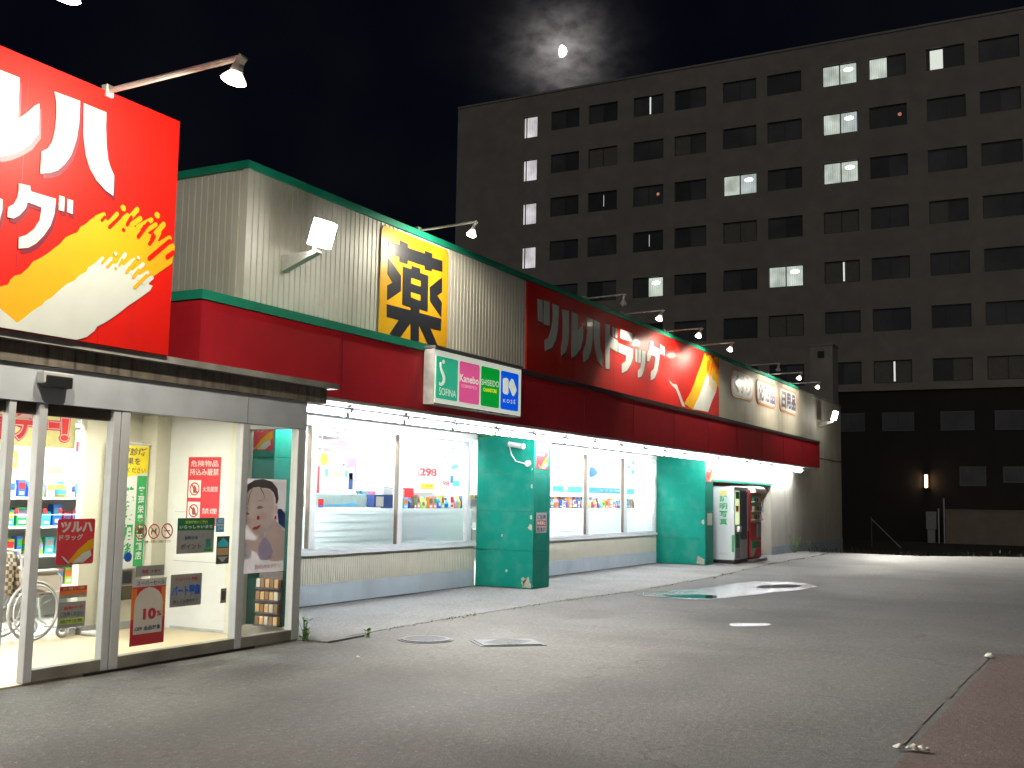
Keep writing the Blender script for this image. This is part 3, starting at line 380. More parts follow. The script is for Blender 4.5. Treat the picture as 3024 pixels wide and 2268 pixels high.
# asphalt of the car park
def asphalt(name, c0, c1, stains=()):
    m, n, l, b = principled(name); tc = n.new('ShaderNodeTexCoord')
    def noise(s, d=6, r=0.55, sc=None):
        q = n.new('ShaderNodeTexNoise'); q.inputs['Scale'].default_value = s; q.inputs['Detail'].default_value = d; q.inputs['Roughness'].default_value = r
        if sc: mp = n.new('ShaderNodeMapping'); mp.inputs['Scale'].default_value = sc; l.new(tc.outputs['Object'], mp.inputs[0]); l.new(mp.outputs[0], q.inputs['Vector'])
        else: l.new(tc.outputs['Object'], q.inputs['Vector'])
        return q.outputs['Fac']
    def rng(x, a, b_, c, d):
        q = n.new('ShaderNodeMapRange'); l.new(x, q.inputs[0])
        for i, v in enumerate((a, b_, c, d)): q.inputs[i+1].default_value = v
        return q.outputs[0]
    def mixc(f, a, b_):
        q = n.new('ShaderNodeMixRGB'); l.new(f, q.inputs[0])
        for i, v in ((1, a), (2, b_)):
            if isinstance(v, tuple): q.inputs[i].default_value = (*v, 1)
            else: l.new(v, q.inputs[i])
        return q.outputs[0]
    big = noise(0.16, 5, 0.6); mid = noise(0.9, 6, 0.6); grain = noise(70, 3, 0.7); grain2 = noise(17, 5, 0.65); speck = noise(38, 2, 0.5); worn = noise(0.45, 6, 0.65, (1.0, 0.35, 1))
    col = mixc(rng(mid, 0.35, 0.68, 0, 1), c0, c1)
    col = mixc(rng(big, 0.50, 0.66, 0, 0.6), col, tuple(x*0.62 for x in c0))
    col = mixc(rng(worn, 0.52, 0.68, 0, 0.5), col, tuple(x*0.55 for x in c0))
    col = mixc(rng(grain, 0.36, 0.70, 0, 0.60), col, tuple(x*0.50 for x in c0))
    col = mixc(rng(grain2, 0.52, 0.72, 0, 0.45), col, tuple(min(1, x*1.45) for x in c1))
    col = mixc(rng(grain2, 0.46, 0.30, 0, 0.45), col, tuple(x*0.5 for x in c0))
    col = mixc(rng(speck, 0.66, 0.72, 0, 0.7), col, tuple(min(1, x*2.1) for x in c1))
    wp = n.new('ShaderNodeVectorMath'); wp.operation = 'ADD'; l.new(tc.outputs['Object'], wp.inputs[0]); wq = n.new('ShaderNodeTexNoise'); wq.inputs['Scale'].default_value = 1.3; wq.inputs['Detail'].default_value = 5; l.new(tc.outputs['Object'], wq.inputs['Vector']); l.new(wq.outputs['Color'], wp.inputs[1])
    vo = n.new('ShaderNodeTexVoronoi'); vo.feature = 'DISTANCE_TO_EDGE'; vo.inputs['Scale'].default_value = 0.33; l.new(wp.outputs[0], vo.inputs['Vector'])
    ck = n.new('ShaderNodeMath'); ck.operation = 'MULTIPLY'; l.new(rng(vo.outputs['Distance'], 0.0015, 0.005, 0.38, 0.0), ck.inputs[0]); l.new(rng(mid, 0.42, 0.55, 0, 1), ck.inputs[1])
    col = mixc(ck.outputs[0], col, tuple(x*0.25 for x in c0))
    for (sx, sy, rx, ry) in stains:      # damp stains with soft, ragged edges
        sv = n.new('ShaderNodeVectorMath'); sv.operation = 'SUBTRACT'; l.new(wp.outputs[0], sv.inputs[0]); sv.inputs[1].default_value = (sx+.5, sy+.5, .5)
        sm = n.new('ShaderNodeVectorMath'); sm.operation = 'MULTIPLY'; l.new(sv.outputs[0], sm.inputs[0]); sm.inputs[1].default_value = (1/rx, 1/ry, 0)
        sl = n.new('ShaderNodeVectorMath'); sl.operation = 'LENGTH'; l.new(sm.outputs[0], sl.inputs[0])
        col = mixc(rng(sl.outputs['Value'], 0.45, 1.25, 0.42, 0.0), col, tuple(x*0.45 for x in c0))
    l.new(col, b.inputs['Base Color'])
    rg = rng(big, 0.48, 0.68, 0.85, 0.55); l.new(rg, b.inputs['Roughness']); b.inputs['Specular IOR Level'].default_value = 0.35
    bp = n.new('ShaderNodeBump'); bp.inputs['Strength'].default_value = 0.55; bp.inputs['Distance'].default_value = 0.012; l.new(grain, bp.inputs['Height'])
    bp2 = n.new('ShaderNodeBump'); bp2.inputs['Strength'].default_value = 0.4; bp2.inputs['Distance'].default_value = 0.03; l.new(grain2, bp2.inputs['Height']); l.new(bp.outputs[0], bp2.inputs['Normal']); l.new(bp2.outputs[0], b.inputs['Normal'])
    M[name] = m
asphalt('asphalt', (0.146, 0.143, 0.139), (0.190, 0.187, 0.182), [(14.3, 3.85, 1.7, .95), (19.3, 5.5, 3.2, 1.3), (13.5, 6.05, .6, .4), (6.9, 5.2, 2.2, .7), (9.5, 3.4, 2.4, .6), (25.0, 2.0, 3.0, 1.0), (5.5, 2.9, 1.2, .8)])
asphalt('apron_concrete', (0.19, 0.18, 0.18), (0.25, 0.24, 0.24))
asphalt('red_paving', (0.150, 0.108, 0.098), (0.19, 0.14, 0.13))
m, n, l, b = principled('puddle_water'); b.inputs['Base Color'].default_value = (0.020, 0.020, 0.020, 1); b.inputs['Roughness'].default_value = 0.02; b.inputs['IOR'].default_value = 1.33
tc = n.new('ShaderNodeTexCoord'); q = n.new('ShaderNodeTexNoise'); q.inputs['Scale'].default_value = 3; l.new(tc.outputs['Object'], q.inputs['Vector'])
bp = n.new('ShaderNodeBump'); bp.inputs['Strength'].default_value = 0.02; bp.inputs['Distance'].default_value = 0.02; l.new(q.outputs['Fac'], bp.inputs['Height']); l.new(bp.outputs[0], b.inputs['Normal']); M['puddle_water'] = m
mat('wet_asphalt', (0.112, 0.108, 0.104), 0.9, 0.2, 30, spec=0.12, bump=0.5, bscale=40)

# ---------------------------------------------------------------- ground
b = MB(); b.quad((-900, -900, -0.32), (1500, -900, -0.32), (1500, 1500, -0.32), (-900, 1500, -0.32)); struct(b.build('ground', 'soil'))
lot = MB(); lot.prism([(-40, -40, 0), (44, -40, 0), (41.0, -10, 0), (38.6, -2, 0), (37.4, 1.9, 0), (36.4, 3.4, 0), (35.3, 4.7, 0), (35.5, 7.0, 0), (35.9, 8.5, 0), (35.9, 30, 0), (-40, 30, 0)], (0, 0, -0.3)); struct(lot.build('car_park', 'asphalt'))
ap = MB(); ap.prism([(9.30, 7.28, 0.006), (12, 7.30, 0.006), (15, 7.20, 0.006), (17.5, 6.95, 0.006), (21.7, 6.90, 0.006), (26.8, 7.2, 0.006), (34.5, 7.3, 0.006), (34.5, 9.9, 0.006), (9.30, 9.9, 0.006)], (0, 0, -0.1)); struct(ap.build('apron_pavement', 'apron_concrete'))
rp = MB(); rp.quad((4.5, -6, 0.003), (17.0, -6, 0.003), (12.7, 0.93, 0.003), (4.5, 1.16, 0.003)); struct(rp.build('red_paving', 'red_paving'))

def blob(pts, jitter=0.06, seed=1):
    rnd = random.Random(seed); out = []; n_ = len(pts)
    for k in range(n_):
        a, b_ = V((*pts[k], 0)), V((*pts[(k+1) % n_], 0)); p0 = V((*pts[k-1], 0)); p3 = V((*pts[(k+2) % n_], 0))
        for s in range(6):
            t = s/6; q = 0.5*((2*a) + (-p0+b_)*t + (2*p0-5*a+4*b_-p3)*t*t + (-p0+3*a-3*b_+p3)*t**3)
            out.append((q.x+rnd.uniform(-jitter, jitter), q.y+rnd.uniform(-jitter, jitter)))
    return out
P1 = [(17.0, 6.62), (17.6, 6.35), (16.9, 5.95), (16.85, 5.35), (18.6, 5.05), (20.1, 4.55), (21.3, 4.65), (21.8, 5.45), (21.0, 6.05), (19.3, 6.05), (18.2, 6.40)]
P2 = [(13.66, 4.12), (13.50, 3.95), (13.80, 3.66), (14.02, 3.74), (13.88, 3.98)]
P1w = [(16.6, 6.75), (16.3, 6.0), (16.4, 5.1), (18.2, 4.7), (20.1, 4.25), (21.9, 4.3), (22.4, 5.6), (21.3, 6.4), (18.9, 6.6)]
P2w = [(13.0, 4.9), (12.7, 3.9), (13.6, 3.2), (15.4, 2.9), (15.8, 3.6), (14.8, 4.5), (13.9, 4.8)]
S1w = [(13.1, 6.35), (13.05, 6.0), (13.6, 5.75), (14.0, 5.95), (13.7, 6.3)]
def sheet(name, pts, z, m, seed, jit=0.05):
    q = MB(); q.v = [(x, y, z) for x, y in blob(pts, jit, seed)]; q.f = [tuple(range(len(q.v)))]; return struct(q.build(name, m))
mat('water_film', (0.05, 0.05, 0.052), 0.26, 0.1, 8, spec=0.6, bump=0.10, bscale=14)
PF = [(16.95, 6.68), (16.75, 6.2), (16.8, 5.45), (18.4, 5.02), (20.0, 4.60), (21.1, 4.68), (21.6, 5.4), (20.9, 6.05), (19.2, 6.15), (18.0, 6.50)]
M1 = [(17.0, 6.15), (16.9, 5.85), (17.0, 5.45), (17.5, 5.45), (17.6, 5.75), (17.3, 6.0)]
M2 = [(19.7, 5.45), (19.65, 5.20), (20.2, 4.86), (20.8, 4.86), (20.9, 5.05), (20.4, 5.42)]
sheet('puddle_film', PF, 0.006, 'water_film', 8, 0.04); sheet('puddle_film', P2, 0.006, 'water_film', 7, 0.02)
sheet('puddle', M1, 0.009, 'puddle_water', 6, 0.02); sheet('puddle', M2, 0.009, 'puddle_water', 9, 0.02)
# worn painted line
m, n, l, b = principled('worn_paint'); tc = n.new('ShaderNodeTexCoord'); q = n.new('ShaderNodeTexNoise'); q.inputs['Scale'].default_value = 9; q.inputs['Detail'].default_value = 8; q.inputs['Roughness'].default_value = 0.7
l.new(tc.outputs['Object'], q.inputs['Vector']); rr = n.new('ShaderNodeMapRange'); rr.inputs[1].default_value = 0.48; rr.inputs[2].default_value = 0.62; l.new(q.outputs['Fac'], rr.inputs[0])
mx = n.new('ShaderNodeMixRGB'); mx.inputs[1].default_value = (0.135, 0.118, 0.110, 1); mx.inputs[2].default_value = (0.185, 0.172, 0.160, 1); l.new(rr.outputs[0], mx.inputs[0]); l.new(mx.outputs[0], b.inputs['Base Color']); b.inputs['Roughness'].default_value = 0.85; M['worn_paint'] = m
q = MB(); [q.quad((a, 1.18-.031*(a-7.3)-.035-j, 0.0048), (a, 1.18-.031*(a-7.3)+.035-j, 0.0048), (a+L, 1.18-.031*(a+L-7.3)+.03-j, 0.0048), (a+L, 1.18-.031*(a+L-7.3)-.03-j, 0.0048)) for a, L, j in ((7.6, .55, .01), (8.35, 1.0, .0), (9.6, .45, .01), (10.2, .9, .0), (11.3, 1.0, .01))]; struct(q.build('painted_line', 'worn_paint'))

# moss and grass growing in the joint between apron and asphalt, and along the far edge of the lot
def blades(name, spots, hmin, hmax, m, seed, w=0.012):
    rnd = random.Random(seed); q = MB()
    for (x, y, z) in spots:
        h = rnd.uniform(hmin, hmax); a = rnd.uniform(0, 2*PI); lx, ly = math.cos(a)*h*0.5, math.sin(a)*h*0.5; wx, wy = -math.sin(a)*w, math.cos(a)*w
        i = len(q.v); q.v += [(x-wx, y-wy, z), (x+wx, y+wy, z), (x+lx*.4, y+ly*.4, z+h*.7), (x+lx, y+ly, z+h)]; q.f += [(i, i+1, i+2), (i+1, i+3, i+2)]
    return stuff(q.build(name, m))
rnd = random.Random(11)
edge = [(9.3, 7.26), (12, 7.28), (15, 7.18), (17.5, 6.93), (21.7, 6.88), (26.8, 7.18), (34.5, 7.28)]
sp = []
for (a, b_) in zip(edge[:-1], edge[1:]):
    for k in range(int((b_[0]-a[0])*70)):
        t = rnd.random(); x = a[0]+(b_[0]-a[0])*t
        if math.sin(x*1.7)+math.sin(x*4.1+1) > rnd.uniform(-1.2, 2.2): sp.append((x, a[1]+(b_[1]-a[1])*t+rnd.gauss(0, 0.05), 0.0))
o = blades('joint_moss', sp, 0.008, 0.03, 'moss', 5, 0.014); tag(o, 'thin line of moss and grass in the joint beside the concrete apron', 'grass')
sp = []
le = [(44, -40), (41.0, -10), (38.6, -2), (37.4, 1.9), (36.4, 3.4), (35.3, 4.7), (35.5, 7.0), (35.9, 8.4)]
for (a, b_) in zip(le[:-1], le[1:]):
    L = math.dist(a, b_)
    for k in range(int(min(L, 14)*420)):
        t = rnd.random() if L < 14 else 1-rnd.random()*14/L
        sp.append((a[0]+(b_[0]-a[0])*t+rnd.uniform(-0.25, 1.8), a[1]+(b_[1]-a[1])*t+rnd.uniform(-.15, .15), -0.3 if rnd.random() < .96 else -0.02))
o = blades('verge_grass', sp, 0.05, 0.20, 'grass_dark', 6, 0.012); tag(o, 'dark unmown grass along the far edge of the car park', 'grass')
# ================================================================ the shop building
SHOP = thing('drugstore', 'long low cream drugstore with green posts, dark red awning and lit windows', 'shop', (9.2, 9.55, 0))
YW = 9.55; YP = 8.40
def corr(x0, x1, z0, z1, y, pitch, depth, facing='Y'):
    q = MB(); n_ = int(round((x1-x0)/pitch)); p = (x1-x0)/n_; prof = []
    for k in range(n_):
        a = x0+k*p; prof += [(a, 0), (a+p*.76, 0), (a+p*.81, depth), (a+p*.95, depth)]
    prof.append((x1, 0)); i = 0
    for a, d in prof:
        if facing == 'Y': q.v += [(a, y-depth+d, z0), (a, y-depth+d, z1)]
        else: q.v += [(y-depth+d, a, z0), (y-depth+d, a, z1)]
    for k in range(len(prof)-1): q.f.append((2*k, 2*k+2, 2*k+3, 2*k+1))
    return q
# upper cladding
corr(9.23, 16.14, 3.5, 5.24, YP, 0.098, 0.013).build('cladding_sheet', 'cladding', SHOP)
corr(8.42, 14.0, 3.5, 5.24, 9.23, 0.098, 0.013, 'X').build('cladding_sheet', 'cladding', SHOP)
MB().box(9.195, 9.255, YP-0.03, YP+0.04, 3.5, 5.24).build('corner_flashing', 'cladding', SHOP)
# parapet core and long flat fascia to the far end
MB().box(9.26, 26.30, YP+0.004, YP+0.28, 2.70, 5.24).build('parapet', 'wall_cream', SHOP)
MB().box(26.30, 42.5, YP, YP+0.28, 2.10, 5.24).build('parapet', 'wall_cream', SHOP)
MB().box(9.26, 9.50, YP+0.29, 14, 2.96, 5.235).build('parapet', 'wall_cream', SHOP)
MB().box(32.12, 42.5, YP+0.001, YP+0.25, -0.35, 2.0995).build('wall', 'wall_cream', SHOP)
MB().box(42.25, 42.49, YP+0.29, 24, -0.35, 5.23).build('wall', 'wall_cream', SHOP)
MB().box(36.52, 42.49, YP-0.012, YP-0.001, 3.10, 3.14).build('wall_joint', 'canopy_brown', SHOP)
MB().box(32.16, 42.49, YP-0.015, YP-0.001, -0.30, 0.24).build('plinth', 'plinth_blue', SHOP)
MB().box(9.5, 42.2, YP+0.3, 24, 4.6, 4.66).build('roof', 'roof_grey', SHOP)
# green coping
MB().box(9.17, 35.5, YP-0.05, YP+0.33, 5.243, 5.33).build('coping', 'trim_green', SHOP)
MB().box(9.17, 9.5, YP+0.331, 14, 5.243, 5.33).build('coping', 'trim_green', SHOP)
MB().box(35.502, 42.52, YP-0.02, YP+0.30, 5.243, 5.285).build('coping', 'shaft_wall', SHOP)
# awning
AW = MB().box(8.08, 36.46, 7.90, 8.395, 2.70, 3.50).build('awning', 'awning_red', SHOP)
MB().box(8.08, 9.22, 8.396, 9.50, 2.70, 3.50).build('awning_return', 'awning_red', SHOP)
MB().box(8.06, 12.40, 7.88, 8.39, 3.503, 3.60).build('awning_trim', 'trim_green', AW); MB().box(12.402, 36.48, 7.885, 8.39, 3.503, 3.585).build('awning_trim', 'flashing_dark', AW)
MB().box(8.06, 9.20, 8.391, 9.50, 3.503, 3.60).build('awning_trim', 'trim_green', AW)
for k in range(1, 12): MB().box(8.08+k*2.36-.004, 8.08+k*2.36+.004, 7.8955, 7.8995, 2.71, 3.49).build('panel_joint', 'sign_shadow', AW)
MB().box(8.09, 36.45, 7.91, 8.395, 2.655, 2.697).build('awning_lip', 'soffit', SHOP)
MB().box(9.31, 26.3, 8.40, YW-0.001, 2.645, 2.697).build('soffit', 'soffit', SHOP)
# front wall below / above windows
for (x0, x1) in ((9.32, 16.60), (17.32, 25.60)):
    MB().box(x0, x1, YW, YW+0.14, 0.02, 0.30).build('plinth', 'plinth_blue', SHOP)
    MB().box(x0, x1, YW+0.02, YW+0.14, 0.302, 0.70).build('dado_wall', 'wall_dado', SHOP)
    corr(x0, x1, 0.302, 0.70, YW+0.018, 0.052, 0.014).build('dado_cladding', 'wall_dado', SHOP)
    MB().box(x0, x1, YW-0.03, YW+0.16, 0.703, 0.755).build('sill', 'alu_white', SHOP)
    MB().box(x0, x1, YW, YW+0.14, 2.56, 2.644).build('head_wall', 'soffit', SHOP)
def shop_window(x0, x1, cuts, ext_x):
    w = bpy.data.objects.new('window', None); C.objects.link(w); w.parent = SHOP
    MB().box(x0, x1, YW+0.01, YW+0.09, 2.50, 2.559).build('frame_head', 'alu_white', w)
    MB().box(x0, x1, YW+0.01, YW+0.09, 0.757, 0.80).build('frame_sill', 'alu_white', w)
    for (a, c) in cuts:
        q = MB().box(a, c, YW-0.005, YW+0.095, 0.801, 2.499).build('mullion', 'alu_white', w)
    for (a, c) in cuts[:-1]:
        MB().box(a-0.022, a-0.001, YW+0.0, YW+0.06, 0.801, 2.499).build('seal', 'seal_brown', w)
    xs = [x0]+[v for c in cuts for v in c]+[x1]
    for k in range(0, len(xs)-1, 2):
        a, c = xs[k], xs[k+1]
        if c-a < .05: continue
        MB().box(a+0.001, c-0.024, YW+0.045, YW+0.050, 0.80, 2.50).build('pane', 'pane_glass', w)
        MB().quad((a+0.002, YW+0.053, 0.80), (c-0.026, YW+0.053, 0.80), (c-0.026, YW+0.053, 1.352), (a+0.002, YW+0.053, 1.352)).build('frosted_film', 'film', w)
        for z in (1.26, 1.145, 1.03, 0.94, 0.87): MB().box(a+0.002, c-0.026, YW+0.0535, YW+0.0545, z, z+0.012).build('shelf_silhouette', 'pale_grey', w)  # grey strips on the film imitate shelf edges showing through
    return w
shop_window(10.35, 16.58, [(12.0, 12.13), (14.17, 14.29), (16.30, 16.40)], 0)
shop_window(17.34, 25.58, [(19.35, 19.47), (21.35, 21.47), (23.46, 23.62), (25.45, 25.575)], 0)
# green posts
def post(x0, x1, y0, y1, worn, seed):
    p = bpy.data.objects.new('post', None); C.objects.link(p); p.parent = SHOP
    MB().box(x0+0.012, x1-0.002, y0+0.012, y1-0.002, 0.0, 2.64).build('post_core', 'dark_green', p)
    zs = [0.02, 0.64, 1.31, 1.97, 2.60]
    for a, c in zip(zs[:-1], zs[1:]):
        MB().bbox(x0, x0+0.011, y0+0.012, y1, a+.004, c-.004, 0.003).build('panel', 'post_green', p)
        MB().bbox(x0+0.001, x1, y0, y0+0.011, a+.004, c-.004, 0.003).build('panel', 'post_green', p)
        MB().bbox(x1-0.0015, x1+0.008, y0+0.012, y1, a+.004, c-.004, 0.003).build('panel', 'post_green', p)
    MB().box(x0-0.006, x0+0.02, y0-0.006, y0+0.02, 0.02, 2.6).build('corner_bead', 'post_green', p)
    rn = random.Random(seed)
    for k in range(worn):
        z = [0.06, 0.14, 1.05, 1.22, 1.75, 2.05, 0.3, 0.9][k % 8]; y = y0+[.10, .16, .05, .04, .03, .03, .5, .6][k % 8]; s = [.13, .07, .05, .035, .03, .02, .03, .02][k % 8]
        q = MB(); pts = [(x0-0.0025, y+math.cos(t*PI/5)*s*rn.uniform(.5, 1), max(0.03, z+math.sin(t*PI/5)*s*1.3*rn.uniform(.5, 1.1))) for t in range(10)]
        q.v = pts; q.f = [tuple(range(10))]; q.build('worn_patch', 'post_worn', p)
    return p
post(16.65, 17.30, 8.44, 9.56, 8, 1); post(25.60, 26.24, 8.30, 9.56, 3, 2); post(9.90, 10.28, 8.42, 9.56, 0, 3)
# recess for the machines
MB().box(26.26, 32.12, YP-0.03, YP+0.02, 2.04, 2.098).build('recess_trim', 'trim_green', SHOP)
corr(8.66, 10.2, 0.02, 2.06, 32.14, 0.098, 0.022, 'X').build('recess_side', 'wall_cream', SHOP)
MB().box(26.26, 32.4, 10.2, 10.3, 0, 2.1).build('recess_back', 'wall_cream', SHOP)
MB().box(26.26, 32.4, 8.69, 10.2, 2.07, 2.10).build('recess_ceiling', 'awning_red', SHOP)
MB().box(32.12, 32.16, YP-0.006, YP, 0.24, 2.04).build('recess_jamb', 'cladding', SHOP)
# interior shell
MB().box(26.0, 26.24, YW+0.1, 10.3, 0.0, 2.95).build('inner_wall', 'room_white', SHOP)
MB().box(2.8, 32.5, 22.0, 22.1, 0.0, 2.95).build('inner_wall', 'room_white', SHOP)
MB().box(32.4, 32.5, 10.31, 22.0, 0.0, 2.95).build('inner_wall', 'room_white', SHOP)
MB().box(2.7, 2.8, 7.6, 22.0, 0.0, 2.95).build('inner_wall', 'room_white', SHOP)
MB().box(2.8, 32.4, 9.72, 22.0, 2.95, 3.0).build('ceiling', 'room_white', SHOP)
MB().box(9.32, 26.2, YW+0.15, YW+0.17, 2.56, 2.95).build('inner_wall', 'room_white', SHOP)
MB().box(9.32, 10.33, YW+0.01, YW+0.14, 0.76, 2.56).build('wall', 'wall_cream', SHOP)
struct(MB().box(2.8, 32.4, 9.69, 22.0, -0.05, 0.012).build('shop_floor', 'shop_floor'))
struct(MB().box(2.8, 9.29, 7.50, 9.688, -0.05, 0.016).build('porch_floor', 'porch_floor'))

# ================================================================ entrance porch
PO = thing('entrance_porch', 'glazed entrance porch with grey door frames under the big red sign', 'porch', (6.9, 7.5, 0)); YV = 7.5
MB().box(2.8, 9.30, YV-0.02, YV+0.10, 2.25, 2.545).build('header', 'header_grey', PO)
MB().box(8.350, 8.362, YV-0.026, YV-0.021, 2.252, 2.54).build('header_joint', 'canopy_edge', PO)
MB().box(2.8, 9.60, 7.455, YV+0.12, 2.548, 2.712).build('canopy_fascia', 'canopy_brown', PO)
MB().box(2.75, 9.72, 7.38, 9.3, 2.715, 2.775).build('canopy', 'canopy_edge', PO)
MB().box(2.8, 9.30, YV+0.121, 9.68, 2.42, 2.46).build('porch_ceiling', 'porch_cream', PO)
MB().box(4.45, 6.76, YV+0.035, YV+0.06, 2.15, 2.249).build('door_track', 'alu_brown', PO)
S_ = MB().bbox(5.86, 6.16, YV-0.11, YV-0.021, 2.40, 2.50, 0.012).build('door_sensor', 'pale_grey', PO)
MB().bbox(5.88, 6.14, YV-0.118, YV-0.03, 2.375, 2.47, 0.01).build('sensor_lens', 'black', S_)
def leaf(x0, x1, l0, l1, rail=True):
    d = bpy.data.objects.new('door', None); C.objects.link(d); d.parent = PO
    MB().bbox(x0, x0+l0, YV-0.01, YV+0.07, 0.02, 2.249, 0.006).build('stile', 'alu', d)
    MB().bbox(x1-l1, x1, YV-0.01, YV+0.07, 0.02, 2.249, 0.006).build('stile', 'alu', d)
    if rail: MB().bbox(x0+l0, x1-l1, YV-0.012, YV+0.07, 0.018, 0.12, 0.006).build('bottom_rail', 'kick_rail', d)
    MB().box(x0+l0+.001, x1-l1-.001, YV+0.028, YV+0.033, 0.121 if rail else 0.04, 2.16).build('pane', 'pane_glass', d)
    return d
leaf(4.45, 5.705, 0.07, 0.065); leaf(5.92, 6.76, 0.08, 0.08)
def fixed(x0, x1, xp, name='side_light'):
    d = bpy.data.objects.new(name, None); C.objects.link(d); d.parent = PO
    MB().bbox(x1, xp, YV-0.015, YV+0.08, 0.018, 2.249, 0.006).build('mullion', 'alu', d)
    MB().bbox(x0, x1, YV-0.016, YV+0.075, 0.018, 0.125, 0.006).build('bottom_rail', 'kick_rail', d)
    MB().box(x0+.001, x1-.001, YV+0.028, YV+0.033, 0.126, 2.249).build('pane', 'pane_glass', d)
    return d
MB().bbox(6.77, 6.865, YV-0.012, YV+0.075, 0.02, 2.249, 0.005).build('mullion', 'alu', PO)
MB().box(6.752, 6.768, YV+0.0, YV+0.06, 0.03, 2.24).build('rubber_seal', 'rubber', PO)
fixed(6.865, 8.315, 8.41); fixed(8.41, 9.175, 9.30)
# side glazing of the porch
MB().bbox(9.20, 9.30, YV+0.081, 8.40, 0.018, 0.125, 0.005).build('bottom_rail', 'kick_rail', PO)
MB().box(9.243, 9.248, YV+0.081, 8.40, 0.126, 2.249).build('pane', 'pane_glass', PO)
MB().bbox(9.16, 9.30, 8.22, 8.41, 0.018, 2.41, 0.006).build('mullion', 'porch_cream', PO)
MB().box(9.205, 9.30, YV+0.101, 9.5, 2.25, 2.547).build('side_header', 'header_grey', PO)
MB().box(9.195, 9.295, 8.411, 9.54, 0.016, 2.41).build('side_panel', 'room_white', PO)
MB().box(9.188, 9.1945, 8.42, 9.24, 0.02, 0.05).build('skirting', 'pale_grey', PO)
for z in (0.77, 1.32): MB().box(9.1935, 9.1949, 8.42, 9.24, z, z+0.008).build('panel_joint', 'pale_grey', PO)
MB().box(8.20, 9.29, 9.60, 9.70, 0.016, 2.41).build('inner_wall', 'porch_cream', PO)
MB().box(8.98, 9.19, 9.36, 9.599, 0.016, 2.41).build('pilaster', 'porch_cream', PO)
MB().box(8.20, 9.28, 9.59, 9.599, 0.017, 0.10).build('skirting', 'pale_grey', PO)
# dark strip along the threshold
MB().box(6.5, 8.6, YV-0.03, YV-0.017, 0.004, 0.022).build('threshold_strip', 'rubber', PO)
MB().box(2.8, 9.31, 9.69, 9.76, 2.42, 3.0).build('bulkhead', 'room_white', PO)

# ================================================================ signs
def logo_big():
    fr = FY(7.35); S = thing('big_shop_sign', 'huge red shop sign with white katakana and yellow brush stroke above the entrance', 'sign', (5.1, 7.35, 2.776))
    MB().box(3.1, 7.13, 7.35, 7.57, 2.777, 4.965).build('panel', 'sign_red', S)
    for x in (3.9, 4.7, 5.51, 6.33): MB().box(x-0.002, x+0.002, 7.3485, 7.3495, 2.78, 4.955).build('panel_joint', 'sign_shadow', S)
    def stroke(key, name='letter_stroke', pts=None):
        p = pts or POLY[key]
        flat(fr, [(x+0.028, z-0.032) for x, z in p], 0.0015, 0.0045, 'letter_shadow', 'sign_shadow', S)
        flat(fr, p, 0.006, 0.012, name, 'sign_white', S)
    for k in ('big_ha_l', 'big_ha_r', 'big_ru_r', 'big_gu', 'big_gu_d1', 'big_gu_d2', 'big_tsu'): stroke(k)
    # letters further left : same katakana as on the long sign, scaled to this one
    def from_long(keys, x0, x1, z0, z1):
        pts = [p for k in keys for p in POLY['long_'+k]]; a0 = min(p[0] for p in pts); a1 = max(p[0] for p in pts); b0 = min(p[1] for p in pts); b1 = max(p[1] for p in pts)
        for k in keys: stroke(None, pts=[(x0+(x-a0)/(a1-a0)*(x1-x0), z0+(z-b0)/(b1-b0)*(z1-z0)) for x, z in POLY['long_'+k]])
    from_long(['ru1'], 4.82, 5.08, 4.12, 4.81); from_long(['tsu1', 'tsu2', 'tsu3'], 3.85, 4.68, 4.12, 4.81)
    from_long(['do1', 'do2', 'do3'], 3.85, 4.25, 3.46, 4.03); from_long(['ra1', 'ra2'], 4.32, 4.72, 3.46, 4.03); from_long(['xtsu1', 'xtsu2'], 4.80, 5.00, 3.75, 3.95)
    flat(fr, POLY['big_yellow'], 0.002, 0.005, 'yellow_brush_stroke', 'sign_yellow', S)
    b = MB()
    for i_, c in enumerate(POLY['big_cap_y']): b.prism([fr.p(x, z, 0.007+.0001*i_) for x, z in capsule(*c)], (0, 0.002, 0))
    stuff(b.build('yellow_bristle_marks', 'sign_yellow', S)); b = MB()
    for i_, c in enumerate(POLY['big_cap_r']): b.prism([fr.p(x, z, 0.009+.0001*i_) for x, z in capsule(*c)], (0, 0.0015, 0))
    stuff(b.build('red_bristle_marks', 'sign_red', S))
    flat(fr, [(x, max(z, 2.78)) for x, z in POLY['big_white']], 0.006, 0.010, 'white_brush_stroke', 'sign_white', S); b = MB()
    for i_, c in enumerate(POLY['big_cap_w']): b.prism([fr.p(x, z, 0.012+.0001*i_) for x, z in capsule(*c)], (0, 0.0015, 0))
    stuff(b.build('white_bristle_marks', 'sign_white', S)); b = MB()
    for i_, c in enumerate(POLY['big_cap_wy']): b.prism([fr.p(x, z, 0.014+.0001*i_) for x, z in capsule(*c)], (0, 0.0015, 0))
    stuff(b.build('yellow_gap_marks', 'sign_yellow', S))
logo_big()
